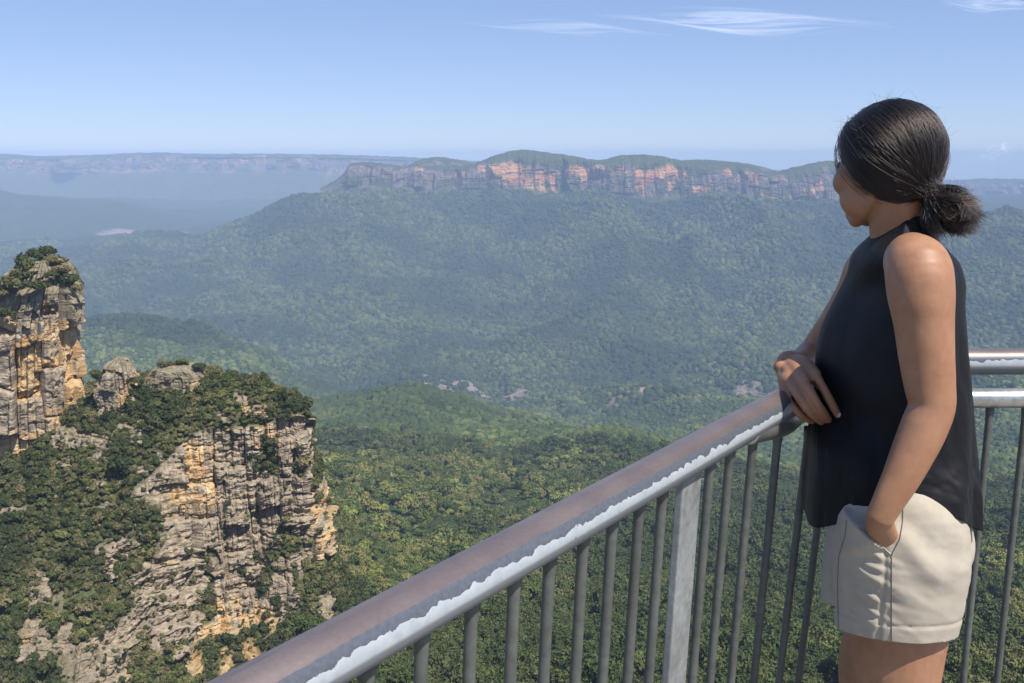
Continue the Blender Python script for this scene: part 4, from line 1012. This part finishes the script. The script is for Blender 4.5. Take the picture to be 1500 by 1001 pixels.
def hair_cap():
    v, f = ico(5); d = v @ HA
    ff, ll, uu = v[:, 0], v[:, 1], v[:, 2]
    front = .24 + .42 * sstep(.35, .95, uu) + .10 * sstep(.2, -.3, uu)      # hairline: f below this is hair
    inh = sstep(.03, -.05, ff - front + 1.0 * np.clip(-.40 - uu, 0, 1)) * sstep(-.97, -.90, uu)
    r = skull_r(d, .0075) * (1 - .16 * (1 - inh))
    # pull toward the tie
    p = SK + d * r[:, None]
    td = TIE - SK; tl = np.linalg.norm(td); tdn = td / tl; k = np.clip(d @ tdn, 0, 1) ** 10
    p = p + (tdn * .012)[None] * k[:, None]
    me = np_mesh('hair', p, f, M_cap, True); return mesh_obj('hair', me, person)
cap = hair_cap(); cap['label'] = 'dark brown hair tied low at the nape'
def slerp(a, b_, t):
    om = np.arccos(np.clip((a * b_).sum(-1), -1, 1))[:, None, None]; t = t[None, :, None]
    return (np.sin((1 - t) * om) * a[:, None] + np.sin(t * om) * b_[:, None]) / np.sin(om)
def curves_obj(name, P3, rad, parent, label=None):
    """P3 (n, k, 3) strands; rad (k,) radii"""
    n, k, _ = P3.shape; c = bpy.data.hair_curves.new(name); c.add_curves([k] * n)
    c.points.foreach_set('position', P3.astype(np.float32).ravel())
    c.points.foreach_set('radius', np.tile(rad, n).astype(np.float32)) if 'radius' in c.attributes else None
    if 'radius' not in c.attributes:
        at = c.attributes.new('radius', 'FLOAT', 'POINT'); at.data.foreach_set('value', np.tile(rad, n).astype(np.float32))
    c.materials.append(M_hair); o = link(bpy.data.objects.new(name, c), parent)
    if label: o['label'] = label
    return o
def strands():
    g = np.random.default_rng(5); n = 9000; k = 16
    # roots: along the hairline and anywhere on the scalp
    t = g.uniform(0, 1, n); side = np.where(g.uniform(size=n) < .62, 1, -1)
    key = np.array([[.66, .0, .75], [.64, .28, .68], [.58, .58, .48], [.40, .82, .22], [.29, .92, -.05], [.23, .92, -.32], [.08, .82, -.58], [-.15, .62, -.78], [-.40, .30, -.86], [-.45, .0, -.88]])
    hl = cubic(key, np.linspace(0, 1, len(key)), t); hl[:, 1] *= side
    inner = g.uniform(size=n) < .55
    q = g.normal(size=(n, 3)); q /= np.linalg.norm(q, axis=1)[:, None]; q[:, 2] = np.where(q[:, 2] < -.5, -q[:, 2], q[:, 2])
    q[:, 0] = np.where(q[:, 0] > .5 , -q[:, 0], q[:, 0])
    part = g.uniform(size=n) < .35       # roots along the parting
    pt = np.stack([g.uniform(-.35, .66, n), .20 + g.normal(size=n) * .015 + 0 * t, np.full(n, .86)], 1)
    loc = np.where(inner[:, None], np.where(part[:, None], pt, q), hl) + g.normal(size=(n, 3)) * .03
    loc /= np.linalg.norm(loc, axis=1)[:, None]
    d0 = loc @ HA; td = TIE - SK; tl = np.linalg.norm(td); d1 = np.repeat((td / tl)[None], n, 0) + g.normal(size=(n, 3)) * .07; d1 /= np.linalg.norm(d1, axis=1)[:, None]
    tt = np.linspace(0, 1, k); D = slerp(d0, d1, tt)
    # hair from the parting first falls sideways, then back
    sag = (np.sin(tt * math.pi) * .16)[None, :, None] * ((loc[:, 2] > .3) * (.5 + .5 * loc[:, 0]))[:, None, None] * (Lf * 1.0 - U * .2)[None, None] * np.sign(loc[:, 1] - .16)[:, None, None]
    D = D + sag; D /= np.linalg.norm(D, axis=2)[..., None]
    lift = (.0085 + np.abs(g.normal(size=n)) * .0022)[:, None] + .004 * np.sin(tt * math.pi)[None]
    clump = .0034 * vn(loc[:, 0:1] * 7, loc[:, 1:2] * 7, loc[:, 2:3] * 7 + tt[None] * 2.2, 3) + .0016 * vn(loc[:, 0:1] * 19, loc[:, 1:2] * 19, loc[:, 2:3] * 19 + tt[None] * 2, 4)
    r = skull_r(D.reshape(-1, 3), 0).reshape(n, k) + lift + clump
    p = SK + D * r[..., None]
    e = sstep(.80, 1.0, tt)[None, :, None]
    p = p * (1 - e) + (TIE + (D - D[:, -1:]) * .0 + g.normal(size=(n, 1, 3)) * .0075) * e
    # waves
    ph = g.uniform(0, 6.28, (n, 1)); amp = .0014
    p = p + amp * np.sin(tt[None] * 14 + ph)[..., None] * g.normal(size=(n, 1, 3)) * .6
    rad = np.interp(tt, [0, .2, 1], [.00022, .00032, .00026])
    curves_obj('hair_strands', p, rad, cap)
    # the puff below the tie
    n, k = 5200, 16; tt = np.linspace(0, 1, k)
    back = P(1400., 300., 1.63) - TIE; back /= np.linalg.norm(back)
    C_ = P(1389., 308., 1.64)
    lk = g.normal(size=(46, 3)); lk /= np.linalg.norm(lk, axis=1)[:, None]; lr = g.uniform(.75, 1.25, 46); li = g.integers(0, 46, n)
    q = lk[li] + g.normal(size=(n, 3)) * .13; q /= np.linalg.norm(q, axis=1)[:, None]
    rr = lr[li] * g.uniform(.45, 1, n) ** .5 * .042 * (1 + .25 * fbm(q[:, 0] * 2, q[:, 1] * 2, q[:, 2] * 2, 2, 4))
    tgt = C_ + q * rr[:, None] * np.array([1.0, .9, .85])
    mid = (TIE + tgt) / 2 + q * .014 + back * .010
    lc = g.normal(size=(46, 3)); curl = np.cross(q, lc[li] + g.normal(size=(n, 3)) * .12); curl /= np.linalg.norm(curl, axis=1)[:, None]
    endp = tgt + curl * g.uniform(.008, .032, (n, 1)) + np.array([.014, 0, -.010]) * g.uniform(0, 1.2, (n, 1))
    t = tt[None, :, None]
    s0 = TIE + g.normal(size=(n, 3)) * .006
    p = s0[:, None] * (1-t)**3 + 3 * mid[:, None] * t * (1-t)**2 + 3 * tgt[:, None] * t**2 * (1-t) + endp[:, None] * t**3
    p = p + .0022 * np.sin(tt[None] * 7 + li[:, None] * 1.7 + g.uniform(0, .5, (n, 1)))[..., None] * curl[:, None] * tt[None, :, None]
    curves_obj('ponytail', p, np.interp(tt, [0, .7, 1], [.00036, .00034, .00012]), cap, 'short bushy ponytail with curled ends')
    # loose and flyaway hairs
    n, k = 200, 10; tt = np.linspace(0, 1, k)
    loc = g.normal(size=(n, 3)); loc[:, 2] = np.abs(loc[:, 2]) + .3; loc /= np.linalg.norm(loc, axis=1)[:, None]; d = loc @ HA
    b0 = SK + d * (skull_r(d, .010))[:, None]
    dr = d * .6 + g.normal(size=(n, 3)) * .7; dr -= d * .0; dr /= np.linalg.norm(dr, axis=1)[:, None]
    tang = np.cross(d, g.normal(size=(n, 3))); ln = g.uniform(.008, .03, n)
    p = b0[:, None] + dr[:, None] * (tt[None] * ln[:, None])[..., None] + tang[:, None] * (tt[None] ** 2 * ln[:, None])[..., None] * .5
    n2 = 60
    q = g.normal(size=(n2, 3)); q /= np.linalg.norm(q, axis=1)[:, None]; q[:, 0] = np.abs(q[:, 0]) * .9
    b1 = C_ + q * .036; dr = q + g.normal(size=(n2, 3)) * .6; ln = g.uniform(.008, .028, n2); tg = g.normal(size=(n2, 3))
    p2 = b1[:, None] + dr[:, None] * (tt[None] * ln[:, None])[..., None] + tg[:, None] * (tt[None] ** 2 * ln[:, None])[..., None] * .5
    curves_obj('loose_hairs', np.concatenate([p, p2]), np.interp(tt, [0, 1], [.00020, .00008]), cap)
    # locks that frame the face
    n, k = 260, 12; tt = np.linspace(0, 1, k)
    A = dirv(.62, .32, .66); B = dirv(.50, .86, -.02); Cc = dirv(.30, .98, -.42)
    w = tt[:, None]; base = A * (1-w)**2 + 2 * B * w * (1-w) * 1.1 + Cc * w**2; base /= np.linalg.norm(base, axis=1)[:, None]
    off = g.normal(size=(n, 1, 3)) * .035
    D = base[None] + off; D /= np.linalg.norm(D, axis=2)[..., None]
    r = skull_r(D.reshape(-1, 3), .011).reshape(n, k)
    p = SK + D * r[..., None]
    curves_obj('face_lock', p, np.interp(tt, [0, 1], [.00028, .00012]), cap)
strands()
# ring of the hair tie
a = np.linspace(0, 2 * math.pi, 30)
nd = (P(1388., 310., 1.64) - TIE); nd /= np.linalg.norm(nd); ax = np.cross(nd, [0, 0, 1]); ax /= np.linalg.norm(ax); ay = np.cross(nd, ax)
pts = TIE + nd * .004 + .0125 * (np.cos(a)[:, None] * ax + np.sin(a)[:, None] * ay)
v, f = tube_arrays(pts, .0035, 10); o = mesh_obj('hair_tie', np_mesh('hair_tie', v, f[:, ::-1], M_cap, True), cap)
# eyes
for s in (-1, 1):
    v, f, _ = ellip(hp(.074, s * .030, .004), (.0095, .0135, .0075), HA, 3)
    m, nt, b = newmat('eye'); b.inputs['Base Color'].default_value = (.08, .05, .04, 1); b.inputs['Roughness'].default_value = .15
    n = noise(nt, 300, 2); L(nt, ramp(nt, n.outputs['Fac'], [(.4, (.05, .03, .02)), (.6, (.12, .08, .06))]).outputs[0], b.inputs['Base Color'])
    mesh_obj('eye', np_mesh('eye', v, f, m, True), person)
# ------------------------------------------------------------------ sky, sun, air
SUN_EL, SUN_AZ = R(56), R(137)      # azimuth clockwise from the viewing direction
world = bpy.data.worlds.new('World'); scene.world = world; world.use_nodes = True
wn = world.node_tree; bg = wn.nodes['Background']
sk = wn.nodes.new('ShaderNodeTexSky'); sk.sky_type = 'NISHITA'; sk.sun_disc = False
sk.sun_elevation = SUN_EL; sk.sun_rotation = SUN_AZ; sk.altitude = 2500; sk.air_density = 1.0; sk.dust_density = .4; sk.ozone_density = 2.6
t1 = wn.nodes.new('ShaderNodeMix'); t1.data_type = 'RGBA'; t1.blend_type = 'MULTIPLY'; t1.inputs[0].default_value = 1; t1.inputs[7].default_value = (.11, .1023, .121, 1)
ga = wn.nodes.new('ShaderNodeGamma'); ga.inputs[1].default_value = .57
tn = wn.nodes.new('ShaderNodeMix'); tn.data_type = 'RGBA'; tn.blend_type = 'MULTIPLY'; tn.inputs[0].default_value = 1; tn.inputs[7].default_value = (.543 / .12, .643 / .12, .767 / .12, 1)
wn.links.new(sk.outputs[0], t1.inputs[6]); wn.links.new(t1.outputs[2], ga.inputs[0]); wn.links.new(ga.outputs[0], tn.inputs[6]); wn.links.new(tn.outputs[2], bg.inputs[0]); bg.inputs[1].default_value = .13
sd = Vector((math.sin(SUN_AZ) * math.cos(SUN_EL), math.cos(SUN_AZ) * math.cos(SUN_EL), math.sin(SUN_EL)))
sl = bpy.data.lights.new('sun', 'SUN'); sl.energy = 5.0; sl.angle = R(.53); sl.color = (1.0, .94, .84)
so = link(bpy.data.objects.new('sun', sl)); so.rotation_euler = (-sd).to_track_quat('-Z', 'Y').to_euler(); so.location = (20, -10, 30)

# air
bmh = bmesh.new(); bmesh.ops.create_cube(bmh, size=1)
hz = bpy.data.meshes.new('haze'); bmh.to_mesh(hz); bmh.free()
ho = mesh_obj('haze', hz); ho.scale = (33000, 33000, 911); ho.location = (0, 0, 70 - 455.5)
m = bpy.data.materials.new('air'); m.use_nodes = True; nt = m.node_tree; nt.nodes.remove(nt.nodes['Principled BSDF'])
pv = N(nt, 'ShaderNodeVolumePrincipled'); pv.inputs["Color"].default_value = (.52, .69, 1.0, 1); pv.inputs['Density'].default_value = 0.78e-4
pv.inputs['Anisotropy'].default_value = -.25
L(nt, pv.outputs[0], nt.nodes['Material Output'].inputs['Volume']); hz.materials.append(m)
tag(ho, 'pale blue haze filling the valley air', 'haze', None, 'stuff')

# thin clouds: high sheets of ice cloud with real area
def cloud(px, py, Y, wpx, hpx, label, seed, rot=0.0, dens=.5, puff=False):
    c = P(px, py, Y); mpx = Y / FOCAL
    w, h = wpx * mpx, hpx * mpx
    nu, nv = 60, 30
    a, b_ = np.meshgrid(np.linspace(-1, 1, nu), np.linspace(-1, 1, nv), indexing='ij')
    # sheet lies nearly level at its altitude: depth covers the apparent height
    el = max(.03, (c[2] - CAMZ) / Y)
    X = a * w / 2; T = b_ * h / 2
    Yd = -(T * math.cos(rot) + X * math.sin(rot)) / el * (.9 if not puff else .05)
    Zd = T * (.1 if not puff else 1) + X * 0 + (X * math.sin(-rot)) * (.1 if not puff else 1)
    Yd2 = Yd + .02 * w * np.sin(a * 5 + seed); 
    v = np.stack([X, Yd2, Zd + .01 * w * np.sin(a * 4 + b_ * 3)], -1)
    m, nt, b = newmat('ice_cloud'); nt.nodes.remove(b)
    tc = N(nt, 'ShaderNodeTexCoord'); mp_ = N(nt, 'ShaderNodeMapping'); L(nt, tc.outputs['UV'], mp_.inputs[0])
    mp_.inputs['Scale'].default_value = (1.7 if not puff else 3, 4.5 if not puff else 3, 1); mp_.inputs['Location'].default_value = (seed, seed * 1.3, 0)
    if not puff: mp_.inputs['Rotation'].default_value = (0, 0, .12)
    n1 = noise(nt, 1.0, 7, .62, mp_.outputs[0], 1.6)
    sx = N(nt, 'ShaderNodeSeparateXYZ'); L(nt, tc.outputs['UV'], sx.inputs[0])
    fx = math_(nt, 'MULTIPLY', math_(nt, 'SUBTRACT', sx.outputs[0], .5), 2.0); fy = math_(nt, 'MULTIPLY', math_(nt, 'SUBTRACT', sx.outputs[1], .5), 2.0)
    r2 = math_(nt, 'ADD', math_(nt, 'MULTIPLY', fx, fx), math_(nt, 'MULTIPLY', fy, fy))
    fall = math_(nt, 'SUBTRACT', 1.0, r2); fall.node.use_clamp = True
    al = math_(nt, 'MULTIPLY', math_(nt, 'SUBTRACT', math_(nt, 'ADD', n1.outputs['Fac'], math_(nt, 'MULTIPLY', fall, .12)), .48), 2.6); al.node.use_clamp = True
    al = math_(nt, 'MULTIPLY', math_(nt, 'MULTIPLY', al, fall), dens)
    tr = N(nt, 'ShaderNodeBsdfTransparent'); df = N(nt, 'ShaderNodeBsdfTranslucent'); d2 = N(nt, 'ShaderNodeBsdfDiffuse')
    df.inputs[0].default_value = (.95, .95, .95, 1); d2.inputs[0].default_value = (.95, .95, .95, 1)
    ad = N(nt, 'ShaderNodeAddShader'); L(nt, df.outputs[0], ad.inputs[0]); L(nt, d2.outputs[0], ad.inputs[1])
    mx = N(nt, 'ShaderNodeMixShader'); L(nt, al, mx.inputs[0]); L(nt, tr.outputs[0], mx.inputs[1]); L(nt, ad.outputs[0], mx.inputs[2])
    L(nt, mx.outputs[0], nt.nodes['Material Output'].inputs['Surface'])
    me = np_mesh('cloud', v, grid_faces(nu, nv), m, True, None, np.stack([(a + 1) / 2, (b_ + 1) / 2], -1).reshape(-1, 2))
    o = mesh_obj('cloud', me); o.location = c; o.visible_shadow = True
    tag(o, label, 'cloud', 'thin white clouds in the blue sky')
CY = 30000
cloud(1105, 33, CY, 480, 34, 'brightest long wisp of white cloud high above the mesa', 1.3, -.05, .40)
cloud(835, 42, CY, 380, 18, 'faint thin streak of cloud left of the brightest wisp', 4.1, -.07, .3)
cloud(1455, 8, CY, 190, 20, 'wisp of white cloud at the top right corner', 7.7, -.07, .38)
cloud(1458, 224, CY, 60, 34, 'tiny round puff of cloud low over the right horizon', 9.2, 0, .6, True)
#cloud(380, 137, CY, 300, 28, 'very faint pale streak of cloud over the left horizon', 12.2, -.05, .22)
#cloud(650, 22, CY, 200, 22, 'faintest short streak of cloud near the top middle', 15.2, .1, .22)

scene.view_settings.view_transform = 'Standard'; scene.view_settings.look = 'None'
scene.view_settings.exposure = 0.26; scene.view_settings.gamma = 1.0
scene.render.engine = 'CYCLES'; cy = scene.cycles
cy.use_denoising = True
try: cy.denoiser = 'OPENIMAGEDENOISE'
except Exception: pass
cy.max_bounces = 5; cy.diffuse_bounces = 2; cy.glossy_bounces = 3; cy.transmission_bounces = 3; cy.transparent_max_bounces = 12; cy.volume_bounces = 2
cy.use_adaptive_sampling = True; cy.adaptive_threshold = .01
cy.use_fast_gi = False
